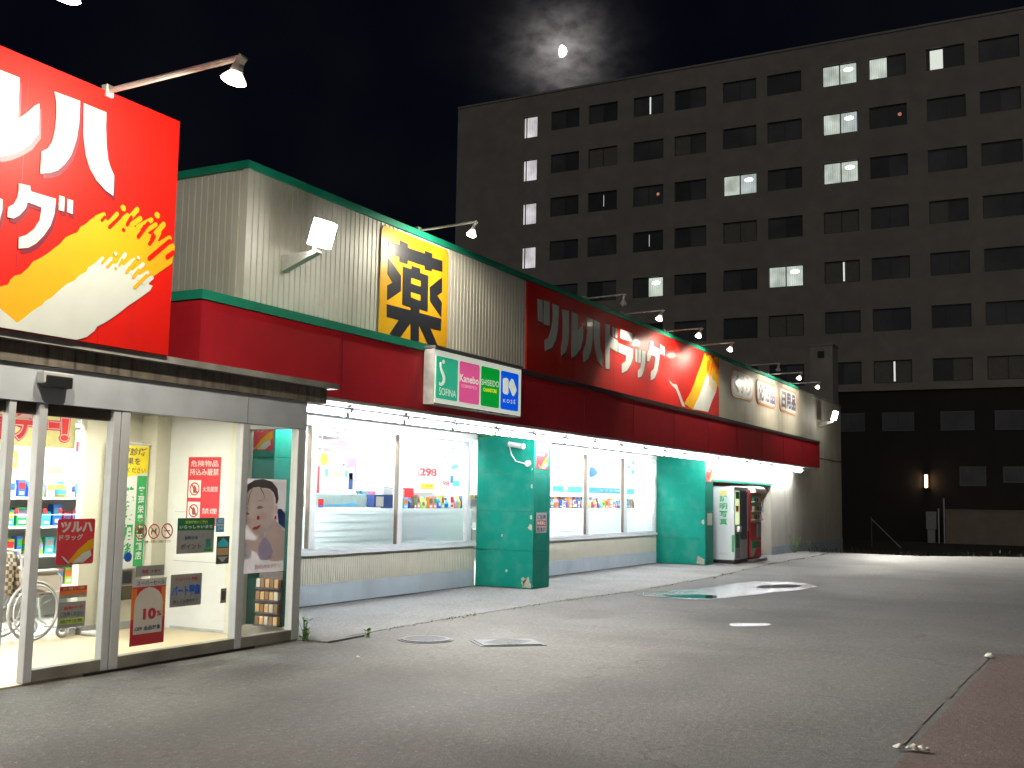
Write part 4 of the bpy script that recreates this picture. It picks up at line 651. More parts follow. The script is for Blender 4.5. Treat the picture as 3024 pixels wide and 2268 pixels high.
def logo_long():
    fr = FY(8.36); S = thing('long_shop_sign', 'long red wall sign with one row of white katakana beside the cream fascia', 'sign', (21.5, 8.36, 3.6))
    MB().box(16.15, 26.93, 8.36, 8.395, 3.601, 5.235).build('panel', 'sign_red', S)
    for x in (18.12, 19.95, 21.8, 23.6, 25.3): MB().box(x-0.005, x+0.005, 8.3585, 8.3595, 3.61, 5.23).build('panel_joint', 'sign_shadow', S)
    for k, p in POLY.items():
        if k.startswith('long_') and k[5:] not in ('panel', 'yellow', 'white', 'check'):
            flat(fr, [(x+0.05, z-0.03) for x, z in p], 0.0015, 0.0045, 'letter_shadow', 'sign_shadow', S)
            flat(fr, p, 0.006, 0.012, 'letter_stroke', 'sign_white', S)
    cl = lambda p: [(min(x, 26.92), max(z, 3.61)) for x, z in p]
    flat(fr, cl(POLY['long_yellow']), 0.002, 0.005, 'yellow_brush_stroke', 'sign_yellow', S)
    b = MB(); rn = random.Random(3)
    for k in range(11):
        x = 25.95+k*0.088; z = 5.05+rn.uniform(-.05, .1); b.prism([fr.p(q, w, 0.008+.0001*k) for q, w in capsule(x, z-rn.uniform(.15, .32), x+.05, z, 0.018)], (0, 0.0015, 0))
    stuff(b.build('red_bristle_marks', 'sign_red', S))
    flat(fr, cl(POLY['long_white']), 0.006, 0.009, 'white_brush_stroke', 'sign_white', S); b = MB()
    for k in range(8):
        x = 26.1+k*0.085; z = 4.62-k*0.02+rn.uniform(-.03, .05); b.prism([fr.p(q, w, 0.011+.0001*k) for q, w in capsule(x, z-.2, x+.04, z, 0.016)], (0, 0.0015, 0))
    stuff(b.build('yellow_bristle_marks', 'sign_yellow', S))
    flat(fr, cl(POLY['long_check']), 0.006, 0.009, 'white_check_stroke', 'sign_white', S)
logo_long()
def yaku():
    fr = FY(8.36); S = thing('pharmacy_sign', 'yellow rounded sign with one black kanji on the ribbed cream fascia', 'sign', (12.7, 8.36, 3.6))
    flat(fr, rrect_pts(11.83, 13.57, 3.602, 5.20, 0.10), -0.012, 0.0, 'panel', 'yaku_yellow', S)
    for k in ('grass', 'l', 'r', 'box'): flat(fr, [(x, max(z, 3.61)) for x, z in POLY['yaku_'+k]], 0.001, 0.006, 'kanji_stroke', 'yaku_black', S)
    for k in ('h1', 'h2'): flat(fr, POLY['yaku_'+k], 0.007, 0.010, 'kanji_counter', 'yaku_yellow', S)
yaku()
def cosmetic_box():
    y = 7.72; fr = FY(y); S = thing('cosmetics_lightbox', 'illuminated box sign with green, pink, dark green and blue panels on the awning', 'sign', (13.5, 7.8, 2.78))
    MB().box(12.24, 14.75, y+0.004, 7.894, 2.78, 3.53).build('housing', 'canopy_edge', S)
    MB().box(12.22, 14.77, y-0.02, 7.893, 3.533, 3.57).build('top_cover', 'dark_grey', S)
    MB().box(12.25, 14.74, y-0.001, y+0.003, 2.80, 3.515).build('face', 'lb_white', S)
    for k, m_ in (('green', 'lb_green'), ('pink', 'lb_pink'), ('dgreen', 'lb_dgreen'), ('blue', 'lb_blue')):
        p = POLY['lb_'+k]; x0 = (p[0][0]+p[3][0])/2; x1 = (p[1][0]+p[2][0])/2
        flat(fr, rrect_pts(x0, x1, 2.862, 3.437, 0.035), 0.0015, 0.004, 'colour_panel', m_, S)
    for k in ('s_stroke', 's_dot', 'k1', 'k2'): flat(fr, POLY['lb_'+k], 0.005, 0.007, 'emblem', 'lb_white', S)
    T = lambda k: POLY['lb_t_'+k]
    text(fr, 'SOFINA', 0, 0, 0, 0, 0.006, 'lb_white', S, quad=T('sofina'), bold=-0.005)
    text(fr, 'Kanebo', 0, 0, 0, 0, 0.006, 'lb_white', S, quad=T('kanebo'), bold=0.015)
    text(fr, 'COSMETICS', 0, 0, 0, 0, 0.006, 'lb_white', S, quad=T('cos'), bold=-0.01)
    text(fr, 'SHISEIDO', 0, 0, 0, 0, 0.006, 'lb_white', S, quad=T('shi'), bold=0.0)
    text(fr, 'CHAINSTORE', 0, 0, 0, 0, 0.006, 'lb_yellow', S, quad=T('chain'), bold=0.02)
    text(fr, 'K O S É', 0, 0, 0, 0, 0.006, 'lb_white', S, quad=T('kose'), bold=0.01)
cosmetic_box()
def plaque(k, txt, label):
    fr = FY(8.395); p = POLY['pq_p%d' % k]; t = POLY['pq_t%d' % k]
    x0 = min(p[0][0], p[3][0]); x1 = max(p[1][0], p[2][0]); z1 = (p[0][1]+p[1][1])/2; z0 = (p[2][1]+p[3][1])/2; r = 0.26
    S = thing('word_plaque', label, 'sign', ((x0+x1)/2, 8.395, z0), 'word plaques on the cream fascia')
    flat(fr, rrect_pts(x0, x1, z0, z1, r), 0.0, 0.02, 'border', 'plaque_orange', S)
    flat(fr, rrect_pts(x0+.10, x1-.10, z0+.07, z1-.07, r-.07), 0.0215, 0.026, 'face', 'plaque_white', S)
    n_ = len(txt); a0 = x0+.16; a1 = x1-.16; w = (a1-a0)/n_
    for i, ch in enumerate(txt): text(fr, ch, a0+w*i+.03, a0+w*(i+1)-.03, z0+.13, z1-.13, 0.028, 'ink_navy', S, 'character', bold=0.05)
plaque(1, 'くすり', 'rounded plaque with three hiragana nearest the long red sign')
plaque(2, '化粧品', 'middle rounded plaque with three kanji and orange border')
plaque(3, '日用品', 'rounded plaque with three kanji nearest the far floodlight')
def small_logo(fr, x0, x1, z0, z1, label, loc, rows=True):
    S = thing('small_shop_sign', label, 'sign', loc, 'small red shop name signs')
    w = x1-x0; h = z1-z0
    flat(fr, rrect_pts(x0, x1, z0, z1, w*.05), 0.001, 0.006, 'panel', 'poster_red', S)
    text(fr, 'ツルハ', x0+w*.07, x1-w*.07, z0+h*.70, z0+h*.94, 0.008, 'sign_white', S, bold=0.05)
    text(fr, 'ドラッグ', x0+w*.05, x0+w*.68, z0+h*.53, z0+h*.66, 0.008, 'sign_white', S, bold=0.03)
    q = lambda P_: [(x0+a*w, z0+c*h) for a, c in P_]
    flat(fr, q([(.30, .04), (.42, .04), (.98, .34), (.98, .56), (.85, .52), (.55, .30)]), 0.007, 0.008, 'yellow_brush_stroke', 'sign_yellow', S)
    flat(fr, q([(.42, .03), (.72, .03), (.94, .18), (.90, .30), (.70, .24)]), 0.0085, 0.0095, 'white_brush_stroke', 'sign_white', S)
    flat(fr, q([(.12, .20), (.20, .17), (.36, .03), (.30, .03)]), 0.0085, 0.0095, 'white_check_stroke', 'sign_white', S)
    return S
B_ = BOX['post_logo']; small_logo(FY(8.44), 16.74, 17.18, 2.05, 2.47, 'small red shop name sign on the nearer free-standing green post', (16.96, 8.44, 2.05))
small_logo(FY(8.30), 25.68, 26.17, 2.02, 2.47, 'small red shop name sign on the green post beside the photo booth', (25.9, 8.30, 2.02))
small_logo(FX(9.90), -8.86, -8.45, 2.05, 2.46, 'small red shop name sign seen through the porch side glass', (9.9, 8.6, 2.05))
B_ = BOX['door_logo']; small_logo(FY(7.526), B_[0], B_[1], B_[2], B_[3], 'small red shop name poster stuck on the sliding glass door', (6.38, 7.526, B_[2]))
def notice(fr, name, label, x0, x1, z0, z1, base, items, loc=None, group=None, frame=None):
    p = fr.p((x0+x1)/2, z0); S = thing(name, label, 'notice' if 'sticker' not in name else 'sticker', p, group)
    rect(fr, x0, x1, z0, z1, 0.0005, 0.002, 'sheet', base, S); w = x1-x0; h = z1-z0
    for it in items:
        kind, a, c, e, f, m_ = it[:6]
        if kind == 'r': rect(fr, x0+a*w, x0+c*w, z0+e*h, z0+f*h, 0.0025, 0.003, 'printed_block', m_, S)
        elif kind == 't': text(fr, it[6], x0+a*w, x0+c*w, z0+e*h, z0+f*h, 0.004, m_, S, bold=it[7] if len(it) > 7 else 0.02)
        elif kind == 'v': vtext(fr, it[6], x0+a*w, x0+c*w, z0+e*h, z0+f*h, 0.004, m_, S)
        elif kind == 'c': flat(fr, circ(x0+(a+c)/2*w, z0+(e+f)/2*h, (c-a)/2*w), 0.003, 0.0035, 'printed_disc', m_, S)
        elif kind == 'p': flat(fr, [(x0+u*w, z0+v*h) for u, v in it[6]], a, c, it[7] if len(it) > 7 else 'printed_shape', m_, S)
    return S
notice(FY(8.44), 'notice', 'small white and red warning notice on the front of the nearer green post', 16.76, 17.17, 0.95, 1.30, 'pale_grey', [('r', .05, .95, .35, .62, 'red'), ('t', .1, .9, .68, .9, 'black', 'ご注意'), ('t', .1, .9, .40, .58, 'white', '駐車禁止'), ('t', .08, .92, .08, .28, 'black', '関係者以外')])
notice(FY(8.30), 'notice', 'blank beige plate on the front of the green post by the photo booth', 25.76, 26.16, 0.96, 1.26, 'tan', [('r', .06, .94, .05, .95, 'vend_cream')])
G_ = FY(7.523)
def bx(k): return BOX[k]
def prohibit(k, label, shape):
    x0, x1, z0, z1 = bx(k); cx = (x0+x1)/2; cz = (z0+z1)/2; R = (x1-x0)/2
    S = thing('prohibition_sticker', label, 'sticker', (cx, 7.52, z0), 'round prohibition stickers on the glass')
    b = MB(); N = 28
    for k_ in range(N):
        t0 = 2*PI*k_/N; t1 = 2*PI*(k_+1)/N
        b.quad(*[G_.p(cx+math.cos(t)*r, cz+math.sin(t)*r, 0.003) for t, r in ((t0, R*.82), (t0, R), (t1, R), (t1, R*.82))])
    b.build('ring', 'poster_red', S)
    flat(G_, [(cx-R*.62, cz+R*.50), (cx-R*.50, cz+R*.62), (cx+R*.62, cz-R*.50), (cx+R*.50, cz-R*.62)], 0.003, 0.0035, 'bar', 'poster_red', S)
    flat(G_, [(cx+a*R, cz+c*R) for a, c in shape], 0.001, 0.002, 'pictogram', 'brown', S)
prohibit('st1', 'round red prohibition sticker with food pictogram, leftmost of three on the glass', [(-.5, -.35), (.1, -.35), (.1, .05), (.5, .0), (.45, .45), (.2, .40), (-.2, .25), (-.5, .30)])
prohibit('st2', 'round red prohibition sticker with dog pictogram, middle of three on the glass', [(-.5, -.4), (-.35, -.4), (-.3, -.05), (.2, -.05), (.3, -.4), (.45, -.4), (.4, .2), (.55, .45), (.25, .35), (.1, .15), (-.45, .15)])
prohibit('st3', 'round red no-smoking sticker, rightmost of three on the glass', [(-.5, -.05), (.5, -.05), (.5, .08), (-.5, .08)])
x0, x1, z0, z1 = bx('st_text'); S = thing('sticker_caption', 'thin line of small red print under the three round stickers', 'sticker', (x0, 7.52, z0)); text(G_, 'ペット・飲食・喫煙はご遠慮ください', x0, x1, z0, z1, 0.002, 'brown', S)
notice(G_, 'notice', 'dark green and grey printed notice on the porch glass beside the danger poster', *bx('notice_green'), 'notice_grey', [('r', .0, 1, .65, 1, 'dark_green'), ('t', .2, .8, .84, .93, 'lime', '営業時間のご案内'), ('t', .05, .95, .70, .80, 'white', 'いらっしゃいませ'), ('t', .2, .55, .38, .50, 'navy', 'お知らせ'), ('r', .78, .92, .15, .40, 'teal'), ('r', .74, .96, .04, .12, 'green'), ('t', .1, .65, .12, .28, 'dark_grey', 'ポイント')])
notice(G_, 'card_sticker', 'small bright blue square sticker on the porch glass', *bx('blue_st'), 'sky_blue', [('r', .15, .85, .45, .55, 'white'), ('t', .2, .8, .65, .9, 'white', 'AED'), ('t', .2, .8, .15, .38, 'white', '24')])
notice(G_, 'card_sticker', 'tall teal and ochre sticker below the small blue one', *bx('teal_st'), 'dark_grey', [('p', 0.0025, 0.003, 0, 0, 'cyan', [(.1, .62), (.9, .62), (.9, .78), (.5, .95), (.1, .78)]), ('r', .06, .94, .32, .58, 'tan'), ('p', 0.0025, 0.003, 0, 0, 'pale_grey', [(.1, .26), (.9, .26), (.5, .06)])])
notice(G_, 'card_sticker', 'plain dark grey sticker low on the porch glass near the mullion', *bx('grey_st'), 'grey', [('r', .15, .85, .2, .8, 'dark_grey')])
notice(G_, 'notice', 'grey notice with blue handwriting on the porch glass', *bx('blue_writing'), 'notice_grey', [('t', .15, .85, .78, .90, 'poster_red', 'アルバイト募集'), ('t', .04, .96, .32, .66, 'blue', 'パート募集', .04), ('t', .1, .9, .10, .22, 'dark_grey', '詳しくは店内まで')])
notice(G_, 'notice', 'narrow grey label with red print above the ten percent poster', *bx('grey_bar'), 'notice_grey', [('t', .22, .45, .3, .62, 'poster_red', '営業'), ('t', .55, .85, .3, .62, 'brown', '中')])
notice(G_, 'card_sticker', 'dark grey square card on the glass beside the grey label', *bx('card1'), 'grey', [('r', .1, .9, .1, .9, 'dark_grey')])
notice(G_, 'card_sticker', 'olive square card on the glass under the dark grey card', *bx('card2'), 'brown', [('r', .08, .92, .08, .92, 'moss')])
x0, x1, z0, z1 = bx('ten')
notice(G_, 'sale_poster', 'tall red and orange ten percent poster on the porch glass', x0, x1, z0, z1, 'poster_red', [('r', .0, 1, .88, 1, 'pale_grey'), ('t', .12, .95, .90, .97, 'dark_grey', 'スーパーセール'), ('r', .0, .14, .40, .86, 'orange'), ('r', .86, 1, .40, .86, 'orange'), ('p', 0.0035, 0.004, 0, 0, 'vend_cream', [(.08, .17), (.92, .17), (.92, .62), (.88, .72), (.78, .80), (.65, .85), (.5, .87), (.35, .85), (.22, .80), (.12, .72), (.08, .62)]), ('c', .12, .34, .42, .50, 'pink'), ('c', .70, .90, .44, .52, 'pink')])
S = bpy.data.objects['sale_poster']; w = x1-x0; h = z1-z0
text(G_, '10', x0+w*.34, x0+w*.72, z0+h*.38, z0+h*.55, 0.006, 'poster_red', S, bold=0.05); text(G_, '%', x0+w*.74, x0+w*.88, z0+h*.42, z0+h*.50, 0.006, 'poster_red', S)
text(G_, 'OFF 全品対象', x0+w*.12, x0+w*.88, z0+h*.22, z0+h*.29, 0.006, 'navy', S)
x0, x1, z0, z1 = bx('blue_dot'); S = thing('dot_sticker', 'round blue dot sticker on the porch glass', 'sticker', (x0, 7.52, z0)); flat(G_, circ((x0+x1)/2, (z0+z1)/2, (x1-x0)/2), .001, .003, 'disc', 'blue', S)
notice(G_, 'notice', 'orange and red striped notice on the sliding door below the shop poster', *bx('door_strip'), 'poster_red', [('r', 0, 1, .30, .62, 'orange'), ('r', 0, 1, 0, .28, 'notice_grey'), ('t', .1, .9, .66, .92, 'tan', 'お買い得')])
notice(G_, 'notice', 'grey notice with red print and yellow bar on the sliding door', *bx('door_grey'), 'notice_grey', [('r', .04, .96, .14, .36, 'lime'), ('t', .2, .9, .70, .84, 'red', '自動ドア'), ('t', .08, .92, .45, .62, 'dark_grey', 'ご注意ください'), ('t', .1, .9, .18, .32, 'moss', '開閉注意')])
# face poster on the right-hand pane
def face_poster():
    x0, x1, z0, z1 = bx('face'); fr = G_; S = thing('beauty_poster', 'lilac cosmetics poster with a face, on the pane beside the porch corner', 'poster', ((x0+x1)/2, 7.52, z0)); w = x1-x0; h = z1-z0
    q = lambda P_: [(x0+a*w, z0+c*h) for a, c in P_]
    flat1(fr, q([(0, 0), (1, 0), (1, 1), (0, 1)]), .001, 'sheet', 'paper_lilac', S)
    flat1(fr, q([(.80, .68), (.90, .68), (1, .62), (1, .46), (.85, .52)]), .0022, 'dark_chair', 'navy', S)
    flat1(fr, q([(.46, .42), (.56, .40), (.74, .57), (.80, .55), (.92, .48), (1, .42), (1, .12), (.80, .10), (.52, .16), (.30, .24), (.10, .27), (.04, .33), (.16, .36), (.34, .34)]), .0030, 'neck_and_shoulder', 'paper_skin_shade', S)
    flat1(fr, q([(.05, .76), (.055, .68), (.085, .60), (.13, .54), (.20, .48), (.28, .42), (.36, .392), (.44, .388), (.52, .405), (.62, .455), (.70, .53), (.745, .62), (.755, .72), (.72, .82), (.62, .885), (.40, .92), (.18, .88), (.08, .83)]), .0036, 'face', 'paper_skin', S)
    flat1(fr, q([(.035, .75), (.06, .86), (.14, .94), (.28, .985), (.46, 1.0), (.66, .975), (.79, .90), (.825, .79), (.80, .74), (.765, .73), (.75, .80), (.70, .86), (.62, .895), (.54, .905), (.44, .905), (.36, .915), (.25, .905), (.16, .87), (.10, .81), (.072, .75), (.058, .71)]), .0044, 'hair', 'hair', S)
    for P_ in ([(.24, .90), (.175, .82), (.150, .72), (.156, .72), (.185, .82), (.25, .90)], [(.40, .90), (.475, .845), (.53, .77), (.534, .77), (.485, .85), (.42, .905)]): flat1(fr, q(P_), .0046, 'hair_strand', 'hair', S)
    for cx_, cz_ in ((.17, .555), (.50, .60)): flat1(fr, [(x0+(cx_+.085*math.cos(t*PI/9))*w, z0+(cz_+.04*math.sin(t*PI/9))*h) for t in range(18)], .0039, 'blush', 'paper_blush', S)
    flat1(fr, q([(.745, .64), (.765, .725), (.81, .725), (.825, .68), (.80, .625), (.765, .60)]), .0040, 'ear', 'paper_skin_shade', S)
    for P_ in ([(.075, .632), (.115, .648), (.165, .642), (.205, .622), (.165, .618), (.115, .617)], [(.335, .688), (.385, .712), (.44, .712), (.49, .695), (.44, .682), (.385, .678)]): flat1(fr, q(P_), .0050, 'eye', 'brow', S)
    for P_ in ([(.075, .674), (.13, .690), (.20, .676), (.13, .683)], [(.33, .752), (.41, .776), (.51, .758), (.41, .767)]): flat1(fr, q(P_), .0050, 'eyebrow', 'soft_brow', S)
    flat1(fr, q([(.235, .575), (.265, .558), (.305, .552), (.345, .568), (.31, .562), (.27, .566)]), .0050, 'nose', 'paper_skin_shade', S)
    flat1(fr, q([(.265, .472), (.32, .492), (.355, .492), (.40, .502), (.465, .512), (.42, .478), (.37, .458), (.31, .456)]), .0050, 'lips', 'lips', S)
    flat1(fr, q([(.40, .20), (.43, .29), (.50, .36), (.56, .375), (.66, .32), (.74, .22), (.72, .16), (.62, .125), (.48, .135)]), .0052, 'lilac_jar', 'paper_jar', S)
    flat1(fr, circ(x0+.19*w, z0+.22*h, .085*w, 18), .0052, 'pale_jar', 'paper_lilac', S)
    text(fr, 'BEAUTY', x0+.36*w, x0+.96*w, z0+.04*h, z0+.085*h, .0054, 'pale_pink', S)
    for a in (.36, .74): rect(fr, x0+a*w, x0+(a+.05)*w, z0+.565*h, z0+.605*h, .0058, .0064, 'tape_square', 'poster_red', S)
face_poster()
# danger poster on the white side panel inside the porch
fx = FX(9.193)
notice(fx, 'danger_poster', 'red poster forbidding dangerous goods on the white panel inside the porch', -9.07, -8.58, 1.18, 1.945, 'poster_red', [('t', .08, .92, .86, .95, 'white', '危険物品', .0), ('t', .06, .94, .73, .83, 'white', '持込み厳禁', .0), ('r', .04, .42, .40, .66, 'white'), ('r', .04, .42, .08, .34, 'white'), ('t', .48, .94, .49, .57, 'white', '火気厳禁', .0), ('t', .48, .94, .17, .25, 'white', '禁煙', .0)])
S = bpy.data.objects['danger_poster']
for zc in (.53, .21):
    cx = -9.07+.23*.49; cz = 1.18+zc*.765; R = .075; b = MB()
    for k in range(20):
        t0 = 2*PI*k/20; t1 = 2*PI*(k+1)/20; b.quad(*[fx.p(cx+math.cos(t)*r, cz+math.sin(t)*r, .005) for t, r in ((t0, R*.8), (t0, R), (t1, R), (t1, R*.8))])
    b.build('ring', 'poster_red', S); flat(fx, [(cx-.055, cz+.04), (cx-.04, cz+.055), (cx+.055, cz-.04), (cx+.04, cz-.055)], .0042, .0048, 'bar', 'poster_red', S); flat(fx, [(cx-.02, cz-.045), (cx+.025, cz-.045), (cx+.03, cz), (cx, cz+.05), (cx-.025, cz)], .0035, .0040, 'pictogram', 'brown', S)
# vertical banner
def nobori():
    fr = FY(9.40); S = thing('health_banner', 'tall white, green and yellow health banner hanging inside the porch', 'banner', (8.7, 9.4, 0.68)); x0, x1 = 8.36, 8.90
    rect(fr, x0, x1, 0.70, 2.06, 0, 0.004, 'cloth', 'white', S); rect(fr, x1-.15, x1-.01, 0.72, 1.72, .006, .007, 'green_stripe', 'green', S)
    flat(fr, [(x0, 1.60), (x0+.12, 1.68), (x1, 1.76), (x1, 2.05), (x0, 2.05)], .008, .009, 'yellow_flash', 'yellow', S)
    text(fr, '健康診断', x0+.02, x1-.05, 1.94, 2.03, .011, 'hair', S, slant=.02); text(fr, '結果を', x0+.12, x1-.12, 1.84, 1.92, .011, 'hair', S); text(fr, 'お持ちください', x0+.02, x1-.04, 1.75, 1.81, .011, 'hair', S)
    vtext(fr, '健康相談', x0+.20, x1-.18, 0.78, 1.60, .009, 'green', S, bold=.04); vtext(fr, '無料で受', x0+.02, x0+.17, 0.90, 1.52, .009, 'orange', S, bold=.03); vtext(fr, '管理栄養士在籍店', x1-.125, x1-.035, 0.78, 1.60, .009, 'white', S)
    MB().cyl((x0-.03, 9.398, 2.075), (x1+.03, 9.398, 2.075), .008).build('rod', 'white', S); MB().cyl((x0-.02, 9.41, .03), (x0-.02, 9.41, 2.08), .009).build('pole', 'white', S); MB().bbox(x0-.16, x0+.14, 9.30, 9.52, .018, .06, .01).build('stand', 'white', S)
nobori()
def top_banner():
    fr = FY(9.9); S = thing('sale_banner', 'pale yellow banner with red outlined katakana hanging inside the entrance', 'banner', (7.4, 9.9, 2.0))
    rect(fr, 6.4, 8.30, 2.0, 2.45, 0, .006, 'cloth', 'pale_yellow', S)
    for ch, k in (('得', 'ban_o'), ('デ', 'ban_de'), ('ー', 'ban_dash'), ('！', 'ban_ex')):
        x0, x1, z0, z1 = bx(k)
        text(fr, ch, x0-.012, x1+.012, z0-.012, z1+.012, .008, 'poster_red', S, 'character_outline', bold=.10); text(fr, ch, x0, x1, z0, z1, .010, 'pale_pink', S, 'character_edge', bold=.07); text(fr, ch, x0+.012, x1-.012, z0+.012, z1-.012, .012, 'red', S, 'character', bold=.035)
    text(fr, 'お', 6.72, 7.08, 2.04, 2.31, .010, 'red', S, 'character', bold=.05)
    for x in (6.5, 8.2): MB().cyl((x, 9.9, 2.45), (x, 9.9, 2.95), .004).build('cord', 'white', S)
top_banner()
# ================================================================ lamps
def arm_lamp(x, yb, zb, length, label, lit=True, power=60, cone=165, tilt=0.35, scale=1.0):
    S = thing('arm_lamp', label, 'lamp', (x, yb, zb), 'arm lamps above the signs')
    yt = yb-length; zt = zb+0.03
    MB().bbox(x-.04, x+.04, yb-.02, yb+.05, zb-.06, zb+.05, .006).build('wall_plate', 'lamp_white', S)
    MB().cyl((x, yb, zb), (x, yt, zt), .017*scale, .017*scale, 8).build('arm', 'lamp_white', S)
    d = Vector((0, math.sin(tilt), -math.cos(tilt))); c = Vector((x, yt, zt))
    MB().cyl((x, yt-.03, zt+.005), tuple(c+d*.05), .028*scale, .026*scale, 10).build('swivel', 'lamp_white', S)
    MB().lathe(tuple(c+d*.04), d, [(0, .024*scale), (.035, .030*scale), (.07, .036*scale), (.075, .028*scale)], 18).build('lamp_socket', 'lamp_white', S, True)
    MB().lathe(tuple(c+d*.04), d, [(.07, .028*scale), (.10, .046*scale), (.135, .066*scale), (.15, .070*scale)], 18).build('bulb_side', 'bulb_side' if lit else 'lamp_white', S, True)
    b = MB(); b.lathe(tuple(c+d*.04), d, [(.190, 0.001), (.184, .035*scale), (.172, .058*scale), (.152, .071*scale)], 18); b.build('bulb_face', 'spot_on' if lit else 'pale_grey', S, True)
    if lit and power:
        L = bpy.data.lights.new('lamp_light', 'SPOT'); L.energy = power; L.color = (1.0, 0.92, 0.74); L.spot_size = math.radians(cone); L.spot_blend = 0.35; L.shadow_soft_size = .07
        o = bpy.data.objects.new('lamp_light', L); C.objects.link(o); o.parent = S; o.location = (c+d*.25)-S.location; o.rotation_euler = (d+Vector((0, .35, 0))).to_track_quat('-Z', 'Y').to_euler()
    return S
arm_lamp(4.68, 7.35, 4.97, 1.48, 'lit arm lamp at the top edge of the photo above the huge red sign', power=330, scale=1.5)
arm_lamp(6.30, 7.35, 4.97, 1.48, 'lit arm lamp reaching out from the top of the huge red sign', power=330, scale=1.5)
arm_lamp(12.80, 8.4, 5.34, 0.94, 'lit arm lamp above the yellow kanji sign', power=170)
arm_lamp(18.59, 8.4, 5.34, 0.80, 'dead unlit arm lamp above the dull left end of the long red sign', lit=False, tilt=0.0)
arm_lamp(20.47, 8.4, 5.34, 0.87, 'lit arm lamp above the long red sign, first of three from the left', power=120, cone=95)
arm_lamp(22.96, 8.4, 5.34, 0.87, 'lit arm lamp above the long red sign, middle of three', power=210, cone=150)
arm_lamp(25.34, 8.4, 5.34, 0.87, 'lit arm lamp above the long red sign by its yellow brush stroke', power=210, cone=150)
arm_lamp(29.63, 8.4, 5.34, 0.90, 'dead unlit arm lamp above the leftmost rounded plaque', lit=False, tilt=0.1)
arm_lamp(31.92, 8.4, 5.34, 0.98, 'lit arm lamp above the middle rounded plaque', power=170)
arm_lamp(34.63, 8.4, 5.34, 0.92, 'lit arm lamp furthest along the roof edge', power=130)
def floodlight(x, z, label, power, aim, cone=150):
    S = thing('floodlight', label, 'floodlight', (x, 8.38, z), 'wall floodlights')
    b = MB(); b.prism([(x-.05, 8.375, z-.14), (x-.05, 8.375, z+.06), (x-.05, 7.86, z+.08), (x-.05, 7.86, z+.05)], (.10, 0, 0)); b.build('bracket', 'lamp_white', S)
    MB().cyl((x, 7.95, z+.07), (x, 7.93, z+.14), .018).build('stem', 'lamp_white', S)
    c = Vector((x+.02, 7.90, z+.30)); n_ = Vector((-.12, -1, -.36)).normalized(); u = Vector((0, 0, 1)).cross(n_).normalized(); w = n_.cross(u)
    def P_(a, e, d): return tuple(c+u*a+w*e+n_*d)
    b = MB(); f = [P_(-.17, -.16, .05), P_(.17, -.16, .05), P_(.17, .16, .05), P_(-.17, .16, .05)]; k = [P_(-.10, -.10, -.10), P_(.10, -.10, -.10), P_(.10, .10, -.10), P_(-.10, .10, -.10)]
    b.v = f+k; b.f = [(4, 5, 6, 7), (0, 1, 5, 4), (1, 2, 6, 5), (2, 3, 7, 6), (3, 0, 4, 7)]; b.build('housing', 'lamp_white', S)
    b = MB(); b.prism([P_(-.155, -.145, .11), P_(.155, -.145, .11), P_(.155, .145, .11), P_(-.155, .145, .11)], -n_*.065); b.build('lens', 'flood_on', S)
    L = bpy.data.lights.new('flood_light', 'SPOT'); L.energy = power; L.color = (1.0, 0.95, 0.84); L.spot_size = math.radians(cone); L.spot_blend = 0.7; L.shadow_soft_size = .15
    o = bpy.data.objects.new('flood_light', L); C.objects.link(o); o.parent = S; o.location = (c+n_*.30)-S.location; o.rotation_euler = Vector(aim).to_track_quat('-Z', 'Y').to_euler()
floodlight(9.88, 4.30, 'bright floodlight on a bracket on the ribbed cream wall', 3000, (.42, -1, -.32))
floodlight(38.59, 4.32, 'small floodlight at the far end of the cream wall', 9500, (-.36, -1, -.30), 128)
# fluorescent battens below the awning
def batten():
    S = thing('fluorescent_batten', 'white fluorescent batten in the glowing row under the awning', 'lamp', (0, 8.10, 2.655), 'fluorescent battens under the awning')
    MB().prism([(-.60, 8.03, 2.6545), (-.60, 8.17, 2.6545), (-.60, 8.13, 2.59), (-.60, 8.07, 2.59)], (1.2, 0, 0)).build('housing', 'white', S)
    MB().cyl((-.585, 8.10, 2.548), (.585, 8.10, 2.548), .033, .033, 8).build('tube', 'tube_on', S)
    for x in (-.60, .585): MB().box(x, x+.014, 8.07, 8.13, 2.505, 2.589).build('lamp_holder', 'white', S)
    MB().cyl((-.625, 8.02, 2.60), (.625, 8.02, 2.60), .012, .012, 6).build('rail', 'rail_purple', S)
    MB().bbox(.60, .65, 8.00, 8.06, 2.55, 2.612, .008).build('clamp', 'rail_purple', S)
    return S
ORD = ['first', 'second', 'third', 'fourth', 'fifth', 'sixth', 'seventh', 'eighth', 'ninth', 'tenth', 'eleventh', 'twelfth', 'thirteenth', 'fourteenth', 'fifteenth', 'sixteenth', 'seventeenth', 'eighteenth', 'nineteenth', 'twentieth']
b0 = batten()
for k in range(20):
    o = b0 if k == 0 else copy_tree(b0)
    o.location = (10.19+1.2555*k, 8.10, 2.655)
    o['label'] = 'fluorescent batten under the awning, %s in the row from the porch' % ORD[k]
